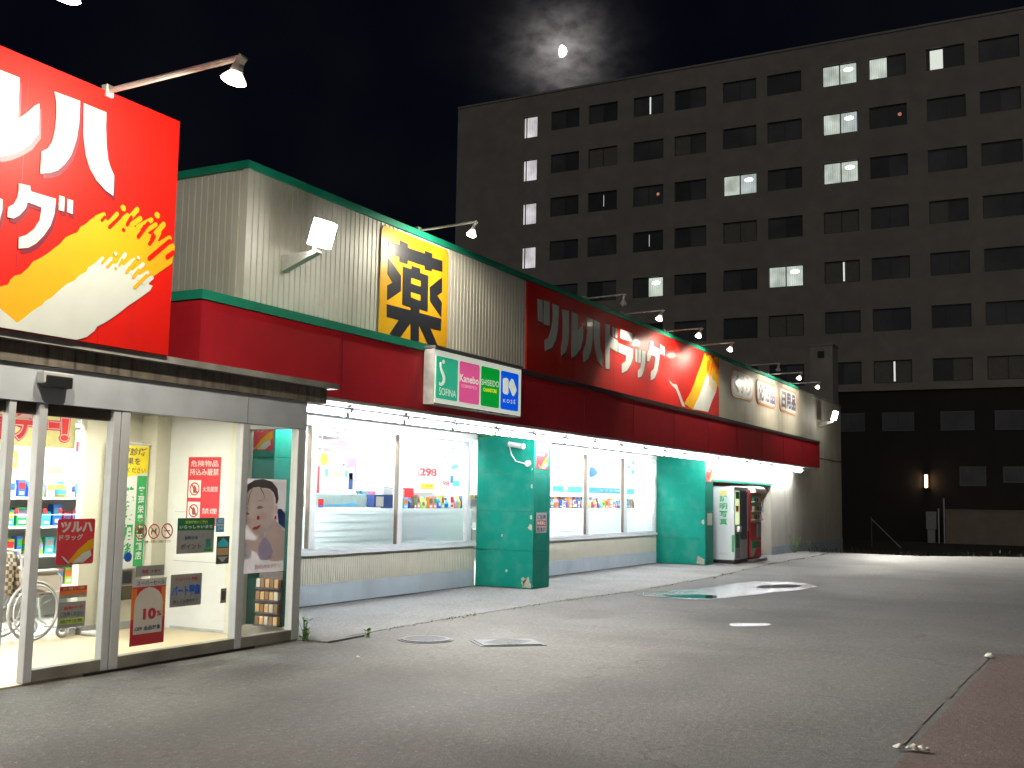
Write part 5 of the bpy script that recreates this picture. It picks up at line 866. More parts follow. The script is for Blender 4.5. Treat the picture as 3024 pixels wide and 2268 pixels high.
# ================================================================ small fittings
def cctv():
    S = thing('security_camera', 'white security camera on the side of the nearer green post', 'camera', (16.62, 8.6, 2.3))
    b = MB(); b.cyl((16.52, 8.86, 2.47), (16.46, 8.58, 2.43), .045, .045, 12); b.build('body', 'white', S, False)
    MB().cyl((16.459, 8.576, 2.4295), (16.452, 8.545, 2.425), .047, .049, 12).build('hood', 'pale_grey', S)
    MB().cyl((16.646, 8.70, 2.44), (16.50, 8.70, 2.45), .016).build('bracket', 'pale_grey', S)
    MB().cyl((16.648, 8.55, 2.14), (16.615, 8.55, 2.14), .06, .055, 14).build('junction_box', 'pale_grey', S)
    MB().tube([(16.53, 8.86, 2.43), (16.60, 8.86, 2.30), (16.62, 8.78, 2.18), (16.62, 8.60, 2.14)], .010, 6).build('cable', 'white', S)
cctv()
def weed(loc, n_, h, label, seed, spread=.09):
    S = thing('weed', label, 'weed', loc); rn = random.Random(seed); b = MB(); st = MB()
    for k in range(n_):
        a = rn.uniform(0, 2*PI); r = rn.uniform(.01, spread); z = loc[2]+rn.uniform(.02, h); c = Vector((loc[0]+math.cos(a)*r*.8, loc[1]+math.sin(a)*r*.8, z)); s = rn.uniform(.018, .04)
        d = Vector((math.cos(a), math.sin(a), rn.uniform(-.1, .8))).normalized(); u = d.cross(Vector((0, 0, 1))).normalized()
        i = len(b.v); b.v += [tuple(c-d*s), tuple(c+u*s*.55), tuple(c+d*s), tuple(c-u*s*.55)]; b.f.append((i, i+1, i+2, i+3))
        if k % 3 == 0: st.cyl((loc[0]+rn.uniform(-.02, .02), loc[1]+rn.uniform(-.02, .02), loc[2]), tuple(c), .004, .002, 4)
    stuff(b.build('leaves', 'leaf', S)); stuff(st.build('stems', 'leaf', S))
weed((9.30, 7.40, 0.0), 60, .26, 'leafy green weed growing at the foot of the porch corner', 1, .10)
weed((9.95, 7.05, 0.0), 22, .10, 'small green weed on the asphalt just right of the porch', 2, .07)
weed((34.2, 8.20, 0.0), 60, .55, 'pale weed growing against the plinth at the far wall', 3, .35)
weed((35.8, 8.15, -.1), 40, .40, 'low weed by the wall where the car park ends', 4, .30)
MB().prism([(9.31, 7.42, .021), (9.98, 7.12, .021), (9.31, 7.10, .021)], (0, 0, -.02)).build('concrete_wedge', 'apron_concrete'); struct(bpy.data.objects['concrete_wedge'])
def lid(c, label, square, rz):
    S = thing('manhole_cover', label, 'manhole cover', (c[0], c[1], 0)); q = []
    if square:
        for a, e in ((-.32, -.22), (.32, -.22), (.32, .22), (-.32, .22)): q.append((c[0]+a*math.cos(rz)-e*math.sin(rz), c[1]+a*math.sin(rz)+e*math.cos(rz)))
    else: q = circ(c[0], c[1], .27, 28)
    big = [(c[0]+(x-c[0])*1.12, c[1]+(y-c[1])*1.12) for x, y in q]
    MB().prism([(x, y, .007) for x, y in big], (0, 0, -.02)).build('frame', 'dark_grey', S)
    MB().prism([(x, y, .016) for x, y in q], (0, 0, -.008)).build('lid', 'metal_lid', S)
    for k in range(-3, 4):
        L_ = .18 if square else .22*math.sqrt(max(.05, 1-(k/3.6)**2))
        MB().box(c[0]+k*.062-.006, c[0]+k*.062+.006, c[1]-L_, c[1]+L_, .0165, .019).build('rib', 'metal_lid', S)
lid((10.15, 6.43), 'round steel manhole cover in the asphalt nearer the porch', False, 0)
lid((10.43, 5.57), 'rectangular steel cover in the asphalt further from the shop wall', True, -.8)
def litter(c, label, s, seed):
    rn = random.Random(seed); bm = bmesh.new(); bmesh.ops.create_icosphere(bm, subdivisions=2, radius=s)
    for v in bm.verts: v.co = Vector((v.co.x*rn.uniform(.7, 1.3), v.co.y*rn.uniform(.7, 1.3), max(-.2*s, v.co.z*rn.uniform(.3, .8)))) + Vector((c[0], c[1], .016+s*.2))
    q = MB(); q.add_bm(bm); tag(q.build('paper_scrap', 'litter'), label, 'litter', 'scraps of litter on the asphalt')
litter((7.41, 1.13), 'crumpled white paper scrap on the asphalt, left of the clump', .035, 1); litter((7.42, 1.05), 'crumpled white paper scrap in the middle of the clump', .04, 2); litter((7.43, .99), 'crumpled white paper scrap at the right of the clump', .035, 3); litter((12.3, .98), 'tiny white scrap at the far end of the worn line', .05, 4)
litter((8.6, 6.2), 'tiny white scrap on the asphalt in front of the porch corner', .02, 5)
# ================================================================ machines by the far wall
def photo_booth():
    S = thing('photo_booth', 'tall white photo booth with green characters beside the far green post', 'photo booth', (27.3, 8.2, 0.02)); x0, x1, y0, y1 = 26.70, 27.88, 7.90, 8.68
    MB().box(x0+.02, x1-.02, y0+.03, y1, .022, .10).build('base', 'black', S)
    MB().bbox(x0, x1, y0, y1, .10, 1.92, .012).build('cabinet', 'booth_white', S)
    f = FX(x0); a0, a1 = -8.28, -8.08
    vtext(f, '証明写真', a0, a1, .93, 1.70, .003, 'green', S, gap=.2); text(f, '美', a0, a1, 1.70, 1.84, .003, 'yellow', S, 'character'); text(f, 'PHOTO', a0, a1, .22, .28, .003, 'pale_grey', S)
    rect(f, -7.97, -7.912, .30, .72, .002, .003, 'green_corner', 'green', S)
    g = FY(y0); rect(g, 26.76, 27.12, .98, 1.82, .002, .006, 'lit_panel', 'booth_panel', S); rect(g, 26.80, 27.05, 1.30, 1.45, .007, .009, 'panel_picture', 'orange', S); rect(g, 26.78, 27.10, 1.62, 1.80, .007, .009, 'panel_heading', 'green', S)
    rect(g, 27.20, 27.75, .62, 1.84, .002, .004, 'doorway', 'dark_grey', S); rect(g, 26.75, 27.15, .14, .95, .002, .006, 'steel_panel', 'booth_steel', S); rect(g, 26.76, 27.12, .40, .74, .0065, .009, 'green_panel', 'dark_green', S)
    MB().bbox(26.86, 27.05, y0-.09, y0-.001, .80, .94, .01).build('print_slot', 'white', S)
    b = MB(); n_ = 14
    for k in range(n_):
        xa = 27.22+.5*k/n_; xb = 27.22+.5*(k+1)/n_; d0 = .02+.02*(k % 2); d1 = .02+.02*((k+1) % 2); b.quad((xa, y0-d0, .60), (xb, y0-d1, .60), (xb, y0-d1, 1.80), (xa, y0-d0, 1.80))
    b.build('curtain', 'rail_purple', S); MB().bbox(27.76, 27.86, y0-.03, y0-.001, .8, 1.84, .008).build('door_post', 'white', S)
photo_booth()
def vending():
    S = thing('vending_machine', 'red and cream drinks vending machine to the right of the photo booth', 'vending machine', (28.5, 8.2, 0.02)); x0, x1, y0, y1 = 27.98, 29.05, 7.86, 8.60
    MB().box(x0-.03, x1+.22, y0-.10, y1, .021, .07).build('plinth_slab', 'grey', S)
    MB().bbox(x0, x1, y0, y1, .11, 1.86, .015).build('cabinet', 'red', S)
    MB().box(x0+.05, x1-.05, y0+.03, y1-.03, .071, .109).build('foot', 'black', S)
    b = MB(); pr = []
    for k in range(9): t = PI/2*k/8; pr.append((y0-.16*math.cos(t), 1.80+.16*math.sin(t)))
    b.prism([(x0, y, z) for y, z in pr]+[(x0, y1-.1, 1.96), (x0, y1-.1, 1.865), (x0, y0-.005, 1.865), (x0, y0-.005, 1.78)], (x1-x0, 0, 0)); b.build('rounded_top', 'vend_cream', S)
    g = FY(y0)
    rect(g, x0+.06, x1-.10, 1.02, 1.76, .002, .006, 'display', 'pale_grey', S)
    for z in (1.54, 1.30, 1.08):
        MB().box(x0+.06, x1-.10, y0-.10, y0-.007, z, z+.02).build('shelf_ledge', 'white', S)
        for k in range(8): MB().cyl((x0+.12+k*.105, y0-.045, z+.021), (x0+.12+k*.105, y0-.045, z+.14), .026, .026, 8).build('can', ['red', 'white', 'green', 'sky_blue', 'yellow', 'brown', 'navy', 'orange'][(k*3+int(z*7)) % 8], S)
    MB().bbox(x0+.55, x0+.90, y0-.05, y0-.001, .62, .98, .01).build('coin_panel', 'grey', S); MB().bbox(x0+.10, x0+.72, y0-.06, y0-.001, .36, .54, .012).build('delivery_flap', 'dark_green', S)
    flat(g, [(x0+.02, .14), (x0+.30, .14), (x0+.55, .34), (x0+.30, .36), (x0+.02, .60)], .002, .004, 'white_wave', 'vend_cream', S)
vending()
# ================================================================ wheelchair
def wheelchair():
    S = thing('wheelchair', 'folding wheelchair with checked cloth parked inside the entrance', 'wheelchair', (7.6, 9.75, 0.014)); yn, yf = 9.50, 9.98; z0 = .016
    for y in (yn, yf):
        W = MB().torus((7.58, y, .31+z0), (0, 1, 0), .290, .016, 36, 8).build('wheel', 'rubber' if False else 'pale_grey', S, True)
        MB().torus((7.58, y-(.035 if y == yn else -.035), .31+z0), (0, 1, 0), .255, .009, 36, 6).build('push_rim', 'white', W, True)
        MB().cyl((7.58, y-.03, .31+z0), (7.58, y+.03, .31+z0), .03).build('hub', 'pale_grey', W)
        b = MB()
        for k in range(14): t = 2*PI*k/14; b.cyl((7.58, y, .31+z0), (7.58+math.cos(t)*.285, y, .31+z0+math.sin(t)*.285), .003, .003, 4)
        stuff(b.build('spokes', 'white', W))
        cw = MB().torus((7.95, y, .085+z0), (0, 1, 0), .065, .018, 22, 8).build('caster', 'pale_grey', S, True); MB().cyl((7.95, y-.02, .085+z0), (7.95, y+.02, .085+z0), .022).build('hub', 'grey', cw)
        MB().tube([(7.92, y, .10), (7.91, y, .22), (7.86, y, .30), (7.86, y, .50)], .014).build('caster_fork', 'white', S)
        MB().tube([(7.22, y, .95), (7.36, y, .93), (7.40, y, .86), (7.46, y, .50), (7.52, y, .30)], .014).build('back_tube', 'white', S)
        MB().tube([(7.40, y, .50), (7.92, y, .50), (8.0, y, .44), (8.06, y, .16), (8.14, y, .11)], .013).build('frame_tube', 'white', S)
        MB().tube([(7.44, y, .69), (7.84, y, .69), (7.90, y, .64), (7.90, y, .50)], .012).build('arm_tube', 'white', S)
        MB().bbox(7.48, 7.84, y-.03, y+.03, .70, .735, .012).build('armrest', 'vend_cream', S); MB().bbox(7.42, 7.88, y-.008, y+.008, .50, .68, .004).build('side_panel', 'vend_cream', S)
        MB().cyl((7.15, y, .96), (7.25, y, .945), .019, .019, 10).build('hand_grip', 'vend_cream', S); MB().bbox(8.06, 8.24, min(y, 9.74)+.02, min(y, 9.74)+.18, .09, .105, .004).build('footplate', 'grey', S)
    MB().bbox(7.42, 7.90, yn+.02, yf-.02, .47, .53, .02).build('seat', 'plaid', S)
    b = MB(); b.prism([(7.40, yn+.02, .52), (7.43, yn+.02, .52), (7.37, yn+.02, .90), (7.34, yn+.02, .90)], (0, yf-yn-.04, 0)); b.build('backrest', 'plaid', S)
    MB().bbox(7.27, 7.36, yn+.03, yf-.03, .50, .80, .02).build('rear_pocket', 'plaid', S)
    MB().tube([(7.46, yn, .30), (7.86, yf, .50)], .010).build('cross_brace', 'white', S); MB().tube([(7.46, yf, .30), (7.86, yn, .50)], .010).build('cross_brace', 'white', S)
wheelchair()
# ================================================================ inside the shop
def ceil_lamp(x0, x1, y, label):
    S = thing('ceiling_light', label, 'ceiling light', ((x0+x1)/2, y, 2.95), 'strip lights on the shop ceiling')
    MB().box(x0, x1, y-.12, y+.12, 2.90, 2.949).build('housing', 'white', S); MB().box(x0+.03, x1-.03, y-.10, y+.10, 2.872, 2.899).build('diffuser', 'ceiling_on', S)
for j, y in enumerate((9.98, 11.75, 13.6, 15.8, 18.6)):  # row nearest the windows is added to brighten the boards there
    for i, x in enumerate((4.5, 8.6, 12.7, 16.8, 20.9, 25.0, 29.1)): ceil_lamp(x-1.55, x+1.55, y, 'shop ceiling strip light, %s row from windows, %s from entrance end' % (ORD[j], ORD[i]))
for x in (4.6, 7.9):
    S = thing('porch_light', 'warm round ceiling light inside the porch, %s' % ('towards the left edge' if x < 6 else 'above the wheelchair side'), 'ceiling light', (x, 8.6, 2.42), 'porch ceiling lights')
    MB().cyl((x, 8.6, 2.419), (x, 8.6, 2.385), .22, .20, 24).build('rim', 'white', S); MB().cyl((x, 8.6, 2.384), (x, 8.6, 2.372), .18, .16, 24).build('diffuser', 'porch_on', S)
COLS = ['red', 'orange', 'yellow', 'lime', 'green', 'cyan', 'sky_blue', 'blue', 'lavender', 'pink', 'white', 'brown', 'navy']
WORD = {'sky_blue': 'light blue', 'lime': 'lime green', 'navy': 'dark blue'}
USED = set()
def product(x, y, z, w, d, h, col, kind, where, second):
    lab = '%s %s with %s print on %s' % (WORD.get(col, col), kind, WORD.get(second, second), where)
    S = thing('product_'+kind, lab, kind, (x, y, z), 'goods on '+where)
    if kind == 'bottle':
        MB().lathe((x, y, z), (0, 0, 1), [(0, .001), (0, w*.45), (h*.62, w*.45), (h*.76, w*.20), (h*.84, w*.20)], 10).build('body', col, S, True); MB().cyl((x, y, z+h*.84), (x, y, z+h), w*.24, w*.24, 10).build('cap', second, S); MB().cyl((x, y, z+h*.15), (x, y, z+h*.5), w*.46, w*.46, 10, False).build('wrap_label', second, S)
    elif kind == 'carton':
        MB().bbox(x-w/2, x+w/2, y-d/2, y+d/2, z, z+h, .004).build('body', col, S); MB().box(x-w*.42, x+w*.42, y-d/2-.003, y-d/2-.001, z+h*.45, z+h*.85).build('printed_front', second, S); MB().box(x-w*.30, x+w*.30, y-d/2-.003, y-d/2-.001, z+h*.12, z+h*.30).build('printed_band', 'white' if col != 'white' else 'red', S)
    else:
        b = MB(); a = w/2; b.v = [(x-a, y-d/2, z), (x+a, y-d/2, z), (x+a, y+d/2, z), (x-a, y+d/2, z), (x-a*.9, y-d*.6, z+h*.5), (x+a*.9, y-d*.6, z+h*.5), (x+a*.9, y+d*.6, z+h*.5), (x-a*.9, y+d*.6, z+h*.5), (x-a, y-.003, z+h), (x+a, y-.003, z+h), (x+a, y+.003, z+h), (x-a, y+.003, z+h)]
        for s in (0, 4):
            for k in range(4): b.f.append((s+k, s+(k+1) % 4, s+4+(k+1) % 4, s+4+k))
        b.f += [(3, 2, 1, 0), (8, 9, 10, 11)]; b.build('body', col, S); MB().box(x-w*.3, x+w*.3, y-d*.6-.006, y-d*.6-.003, z+h*.30, z+h*.62).build('printed_front', second, S)
def shelf_unit(x0, x1, y0, y1, levels, top, label, where, fill, seed, header=None, start=None):
    S = thing('display_shelf', label, 'shelf', ((x0+x1)/2, (y0+y1)/2, 0.013)); rn = random.Random(seed)
    MB().box(x0, x1, y1-.03, y1, .013, top).build('back_panel', 'white', S)
    for x in (x0, x1-.03): MB().box(x, x+.03, y0+.02, y1-.031, .013, top).build('upright', 'pale_grey', S)
    for z in levels: MB().box(x0+.031, x1-.031, y0, y1-.031, z-.03, z).build('shelf_board', 'white', S)
    if header: rect(FY(y0), x0, x1, top, top+.22, -.02, 0, 'header_board', header, S)
    for li, z in enumerate(levels):
        if li not in fill: continue
        x = start or x0+.10
        while x < x1-.14:
            w = rn.choice((.08, .11, .14, .17)); kind = rn.choice(('carton', 'carton', 'bottle', 'pouch')); col = rn.choice(COLS); h = rn.uniform(.16, .25); sec = rn.choice([c for c in COLS if c != col])
            while (kind, col, sec, where) in USED: col = rn.choice(COLS); sec = rn.choice([c for c in COLS if c != col])
            USED.add((kind, col, sec, where))
            product(x+w/2, (y0+y1)/2-.05, z+.001, w*.92, .10, h, col, kind, where, sec); x += w+.02
    return S
shelf_unit(8.30, 9.75, 11.0, 11.45, [.40, .78, 1.12, 1.46], 1.75, 'white product shelf behind the wheelchair', 'the shelf behind the wheelchair', (0, 1, 2, 3), 4)
shelf_unit(9.95, 11.9, 12.9, 13.3, [.40, .78, 1.16], 1.45, 'white product shelf below the price poster', 'the shelf below the price poster', (1, 2), 5)
shelf_unit(12.25, 17.4, 10.05, 10.5, [.35, .70, 1.02, 1.33], 1.36, 'low white shelf behind the left shop window', 'the low shelf behind the left window', (3,), 6, start=14.75)
shelf_unit(20.6, 27.6, 10.7, 11.15, [.35, .70, 1.02, 1.33], 1.36, 'low white shelf behind the right shop window', 'the low shelf behind the right window', (3,), 7)
shelf_unit(14.6, 20.2, 13.4, 13.8, [.40, .80, 1.18, 1.52], 1.80, 'tall white aisle shelf deep behind the left window', 'the deep aisle shelf', (2, 3), 8)
shelf_unit(22.0, 29.5, 13.0, 13.4, [.40, .80, 1.18, 1.52], 1.62, 'long white aisle shelf deep behind the right window', 'the far aisle shelf', (3,), 9)
# red price clips on the rail of the shelf behind the wheelchair
for k, x in enumerate((8.45, 8.66, 8.84, 9.06, 9.29, 9.54)):
    S = thing('price_clip', 'small red price clip on the rail behind the wheelchair, %s from the left' % ORD[k], 'price clip', (x, 10.98, 1.26), 'red price clips'); MB().bbox(x-.022, x+.022, 10.975, 10.995, 1.27, 1.325, .004).build('tab', 'red', S); MB().cyl((x, 10.985, 1.255), (x, 10.985, 1.275), .004).build('pin', 'white', S)
S = thing('clip_rail', 'thin white rail carrying the red price clips', 'rail', (9.0, 10.985, 1.25)); MB().cyl((8.3, 10.985, 1.25), (9.75, 10.985, 1.25), .006).build('bar', 'white', S); MB().cyl((8.31, 10.985, 1.25), (8.31, 11.02, 1.10), .006).build('end_hook', 'white', S); MB().cyl((9.74, 10.985, 1.25), (9.74, 11.02, 1.10), .006).build('end_hook', 'white', S)
def board(key, name, label, base, items, y, box=None):
    x0, x1, z0, z1 = box or BOX[key]; S = notice(FY(y), name, label, x0, x1, z0, z1, base, items)
    for x in (x0+.1*(x1-x0), x0+.9*(x1-x0)): MB().cyl((x, y+.004, z1), (x, y+.004, 2.95), .003, .003, 5).build('cord', 'white', S)
    return S
x0, x1, z0, z1 = BOX['price']; board('price', 'price_poster', 'white price poster with large red 198 inside the entrance', 'white', [], 12.5)
S = bpy.data.objects['price_poster']; fr = FY(12.5)
text(fr, '198', *BOX['p198'], .004, 'red', S, bold=.05); text(fr, '213', *BOX['p213'], .004, 'grey', S); text(fr, '円', BOX['p198'][1]+.02, BOX['p198'][1]+.07, BOX['p198'][2], BOX['p198'][2]+.05, .004, 'red', S)
for k in ('food1', 'food2'):
    a, c, e, f = BOX[k]; flat(fr, blob([(a, (e+f)/2), ((a+c)/2, e), (c, (e+f)/2), ((a+c)/2, f)], .012, 3), .003, .004, 'food_picture', 'tan', S)
a = x0+.25; flat(fr, [(a, 1.52), (a+.25, 1.66), (a+.5, 1.52), (a+.46, 1.50), (a+.25, 1.61), (a+.04, 1.50)], .003, .004, 'roof_picture', 'tan', S); rect(fr, x0+.30, x0+.55, 1.40, 1.50, .003, .004, 'blue_block', 'navy', S)
board('orange', 'orange_card', 'plain orange card hanging at the left edge of the entrance view', 'orange', [('r', .1, .9, .3, .6, 'tan')], 12.4)
board('w_board', 'price_board', 'white price board with red 1298 behind the left shop window', 'white', [], 10.3)
S = bpy.data.objects['price_board']; fr = FY(10.3)
text(fr, '1', *BOX['w_1'], .004, 'red', S); text(fr, '298', *BOX['w_298'], .004, 'red', S, bold=.05); text(fr, '円', 16.52, 16.60, 1.90, 1.95, .004, 'red', S); text(fr, '327', *BOX['w_327'], .004, 'grey', S); text(fr, '98', *BOX['w_98'], .004, 'red', S); text(fr, '除 菌', *BOX['w_j1'], .004, 'blue', S); text(fr, '園芸用', *BOX['w_j2'], .004, 'blue', S); text(fr, 'まるごと', 15.85, 16.20, 2.20, 2.32, .004, 'pale_grey', S); text(fr, 'ダニ用', 16.1, 16.4, 2.12, 2.18, .004, 'grey', S)
rect(fr, 16.95, 17.06, 1.80, 1.93, .003, .004, 'blue_block', 'blue', S); rect(fr, 17.05, 17.27, 1.74, 1.84, .003, .004, 'cyan_block', 'cyan', S); flat(fr, blob([(16.95, 2.08), (17.1, 2.04), (17.25, 2.12), (17.1, 2.14)], .01, 4), .003, .004, 'cyan_picture', 'cyan', S)
board('w_yel', 'yellow_card', 'small yellow sale card under the red price behind the left window', 'yellow', [('t', .35, .85, .35, .85, 'orange', '特価'), ('r', .1, .9, .1, .2, 'orange')], 10.27)
board('w_red', 'insect_banner', 'red arched shelf banner with white cloud behind the left shop window', 'white', [('r', 0, 1, .72, 1, 'pink'), ('r', 0, .06, 0, .72, 'red'), ('r', .95, 1, .35, .72, 'pink'), ('p', .0035, .004, 0, 0, 'white', [(.25, .80), (.35, .92), (.5, .96), (.65, .93), (.78, .82), (.7, .74), (.3, .74)]), ('c', .05, .25, .84, .98, 'yellow'), ('t', .32, .70, .75, .84, 'navy', '虫の対策'), ('r', .18, .28, .45, .66, 'sky_blue'), ('r', .30, .65, .47, .58, 'tan'), ('r', .70, .78, .46, .64, 'sky_blue'), ('r', .80, .92, .12, .58, 'navy'), ('r', .82, .90, .40, .58, 'yellow'), ('r', .20, .40, .08, .38, 'lavender')], 10.52)
board('w_pink1', 'pink_banner', 'pink ceiling banner, lower of two behind the left window', 'pink', [('p', .003, .004, 0, 0, 'white', [(0, 0), (.12, .6), (.1, 1), (0, 1)])], 10.9)
board('w_pink0', 'pink_banner', 'pale pink ceiling banner, upper of two behind the left window', 'pale_pink', [('r', .05, .95, .4, .6, 'pink')], 10.95)
S = thing('till_screen', 'dark till screen with white printer on top behind the left window', 'till', (14.25, 10.0, 1.36)); MB().bbox(13.96, 14.56, 9.86, 10.0, 1.361, 1.56, .012).build('screen_body', 'navy', S); rect(FY(9.86), 14.02, 14.22, 1.375, 1.53, .001, .003, 'white_sheet', 'vend_cream', S); MB().bbox(14.20, 14.53, 9.86, 10.0, 1.562, 1.66, .01).build('printer', 'white', S); MB().bbox(14.24, 14.42, 9.88, 9.99, 1.661, 1.70, .008).build('printer_lid', 'pale_grey', S)
board('w_rb', 'insect_card', 'red and white insect spray card over the shelf behind the left window', 'red', [('r', .25, .65, .15, .9, 'pale_grey'), ('t', .30, .62, .3, .8, 'navy', '虫対策')], 10.25)
for key, lab in (('w_ext', 'left'), ('v_ext', 'right')):
    x0, x1, z0, z1 = BOX[key]; S = thing('alarm_sticker', 'small red and blue alarm sticker on the %s shop window' % lab, 'sticker', (x0, 9.59, z0)); rect(FY(9.590), x0, x1, z0+.03, z1, 0, .002, 'red_field', 'red', S); rect(FY(9.590), x0, x1, z0, z0+.029, 0, .002, 'blue_field', 'blue', S)
S = thing('counter_screen', 'pale teal counter screen with blue wave behind the left window', 'screen', (13.1, 10.0, 1.36)); MB().bbox(12.30, 13.93, 9.98, 10.01, 1.361, 1.56, .006).build('sheet', 'curtain_teal', S); flat(FY(9.98), [(12.75, 1.375), (13.75, 1.39), (13.6, 1.43), (13.3, 1.41), (12.9, 1.40)], .001, .003, 'blue_wave', 'sky_blue', S)
x0, x1, z0, z1 = BOX['w_teal']; S = thing('storage_crate', 'dark green plastic crate low behind the frosted left window', 'crate', ((x0+x1)/2, 9.85, .013)); MB().bbox(15.85, 16.28, 9.70, 9.95, .013, .94, .02).build('body', 'teal', S); MB().bbox(15.83, 16.29, 9.69, 9.96, .941, .965, .008).build('rim', 'dark_green', S)
S = thing('blue_carton', 'small blue and white carton behind the frosted left window', 'carton', (15.3, 9.85, .013)); MB().bbox(15.0, 15.4, 9.70, 9.95, .013, .88, .01).build('body', 'blue', S); MB().box(15.04, 15.36, 9.696, 9.699, .5, .84).build('printed_front', 'white', S)
S = notice(FY(11.5), 'aisle_banner', 'long light blue aisle banner behind the right shop window', *BOX['v_blue'], 'sky_blue', [('r', .0, .08, .25, .85, 'cyan'), ('t', .44, .68, .30, .72, 'white', 'ソフト飲料'), ('r', .10, .13, .2, .8, 'white')])
for x in (24.2, 27.0, 29.6): MB().cyl((x, 11.504, 1.85), (x, 11.504, 2.95), .003, .003, 5).build('cord', 'white', S)
S = notice(FY(12.2), 'swirl_poster', 'wide white poster with purple and red swirled bowl behind the right window', 19.4, 31.6, 1.60, 2.86, 'white', []); fr = FY(12.2)  # sheet widened to keep the right window's background white
flat(fr, [(26.30, 2.30), (26.40, 2.20), (26.65, 2.13), (27.13, 2.13), (27.14, 2.40), (26.9, 2.36), (26.55, 2.44), (26.38, 2.40)], .004, .005, 'bowl_shape', 'lavender', S); flat(fr, circ(26.78, 2.32, .14, 18), .006, .007, 'bowl_shape', 'pale_pink', S); flat(fr, circ(26.78, 2.32, .09, 18), .008, .009, 'bowl_shape', 'lavender', S)
flat(fr, [(27.45, 2.17), (27.75, 2.18), (28.2, 2.26), (28.45, 2.38), (28.57, 2.52), (27.5, 2.54)], .004, .005, 'bowl_shape', 'pink', S); flat(fr, blob([(27.45, 2.17), (27.8, 2.19), (28.0, 2.30), (27.75, 2.42), (27.46, 2.40)], .005, 2), .006, .007, 'bowl_shape', 'blue', S); flat(fr, [(26.35, 2.06), (28.0, 2.0), (28.2, 2.05), (27.3, 2.09), (26.5, 2.12)], .004, .005, 'bowl_shadow', 'pale_grey', S); flat(fr, [(27.4, 2.66), (28.7, 2.56), (28.75, 2.62), (28.5, 2.70), (27.4, 2.72)], .004, .005, 'bowl_shape', 'pale_pink', S)
S = notice(FY(11.3), 'turquoise_banner', 'white banner with turquoise katakana at the right window edge', 27.9, 29.9, 2.18, 2.72, 'white', []); fr = FY(11.3); text(fr, 'ス', *BOX['v_let'], .004, 'cyan', S, bold=.06); text(fr, 'お', BOX['v_let2'][0], 29.85, BOX['v_let2'][2], BOX['v_let2'][3], .004, 'sky_blue', S, bold=.06); text(fr, 'ー', 27.95, 28.2, 2.42, 2.48, .004, 'cyan', S, bold=.06)
S = thing('brochure_rack', 'dark rack of brown packets behind the porch corner pane', 'rack', (9.18, 7.78, .13)); MB().box(9.17, 9.195, 7.62, 7.94, .14, .72).build('back_panel', 'hair', S)
for i, z in enumerate((.15, .28, .41, .54)):
    MB().box(9.10, 9.169, 7.62, 7.94, z, z+.012).build('tray', 'hair', S)
    for k in range(5): MB().bbox(9.11, 9.16, 7.63+k*.062, 7.685+k*.062, z+.013, z+.10, .004).build('packet', ['tan', 'brown', 'vend_cream', 'tan', 'brown'][(k+i) % 5], S)
def backdrop_board(x0, x1, z0, z1, y, label):  # white boards added as a bright backdrop for the left window
    S = thing('backdrop_board', label, 'board', ((x0+x1)/2, y, z0)); MB().box(x0, x1, y, y+.01, z0, z1).build('sheet', 'white', S); MB().box(x0, x1, y-.008, y-.001, z1-.03, z1).build('top_rail', 'pale_grey', S)
    for x in (x0+.2, x1-.2): MB().cyl((x, y+.005, z1), (x, y+.005, 2.95), .003, .003, 5).build('cord', 'white', S)
backdrop_board(12.2, 15.75, 1.62, 2.88, 11.15, 'large plain white backdrop board added behind the red banner in the left window')
backdrop_board(15.8, 19.6, 1.62, 2.88, 11.20, 'large plain white backdrop board added behind the price board in the left window')
# ================================================================ the block of flats behind
APT = thing('apartment_block', 'dark eight storey apartment block with scattered lit windows behind the shop', 'building', (60, 12, -.3)); XA = 60.0
COLS_Y = [(31.57, 30.55), (29.56, 27.60), (26.96, 25.02), (23.96, 22.03), (21.33, 19.37), (18.36, 16.37), (15.74, 13.78), (12.62, 10.72), (10.10, 8.14), (7.12, 5.18), (4.50, 2.54), (1.50, -.45), (-1.15, -3.10), (-4.1, -6.05), (-6.75, -8.7)]
ROWZ = [(26.02-2.805*r, 24.80-2.805*r) for r in range(7)]; STZ = [(25.97-2.85*r, 24.56-2.85*r) for r in range(7)]
holes = []
for ci, (ya, yb) in enumerate(COLS_Y):
    for r in range(7): holes.append((ci, r, ya, yb) + (STZ[r] if ci == 0 else ROWZ[r]))
ycuts = sorted({36.5, -12.0} | {v for c in COLS_Y for v in c}); b = MB(); rec = MB()
for ya, yb in zip(ycuts[:-1], ycuts[1:]):
    hs = sorted([h for h in holes if abs(h[3]-ya) < 1e-6 and abs(h[2]-yb) < 1e-6], key=lambda h: h[5]); z = 7.58
    for h in hs:
        if h[5] > z: b.quad((XA, yb, z), (XA, ya, z), (XA, ya, h[5]), (XA, yb, h[5]))
        for q in (((XA, ya, h[5]), (XA, yb, h[5]), (XA+.2, yb, h[5]), (XA+.2, ya, h[5])), ((XA, ya, h[4]), (XA, yb, h[4]), (XA+.2, yb, h[4]), (XA+.2, ya, h[4])), ((XA, ya, h[5]), (XA, ya, h[4]), (XA+.2, ya, h[4]), (XA+.2, ya, h[5])), ((XA, yb, h[5]), (XA, yb, h[4]), (XA+.2, yb, h[4]), (XA+.2, yb, h[5]))): b.quad(*q)
        z = h[4]
    b.quad((XA, yb, z), (XA, ya, z), (XA, ya, 27.30), (XA, yb, 27.30))
b.build('front_wall', 'flat_wall', APT)
MB().box(XA+.25, XA+14, -12.0, 36.5, -.32, 27.28).build('core', 'flat_wall', APT)
MB().box(XA-.06, XA+.26, -12.0, 36.5, 27.303, 27.42).build('parapet_cap', 'flat_wall', APT)
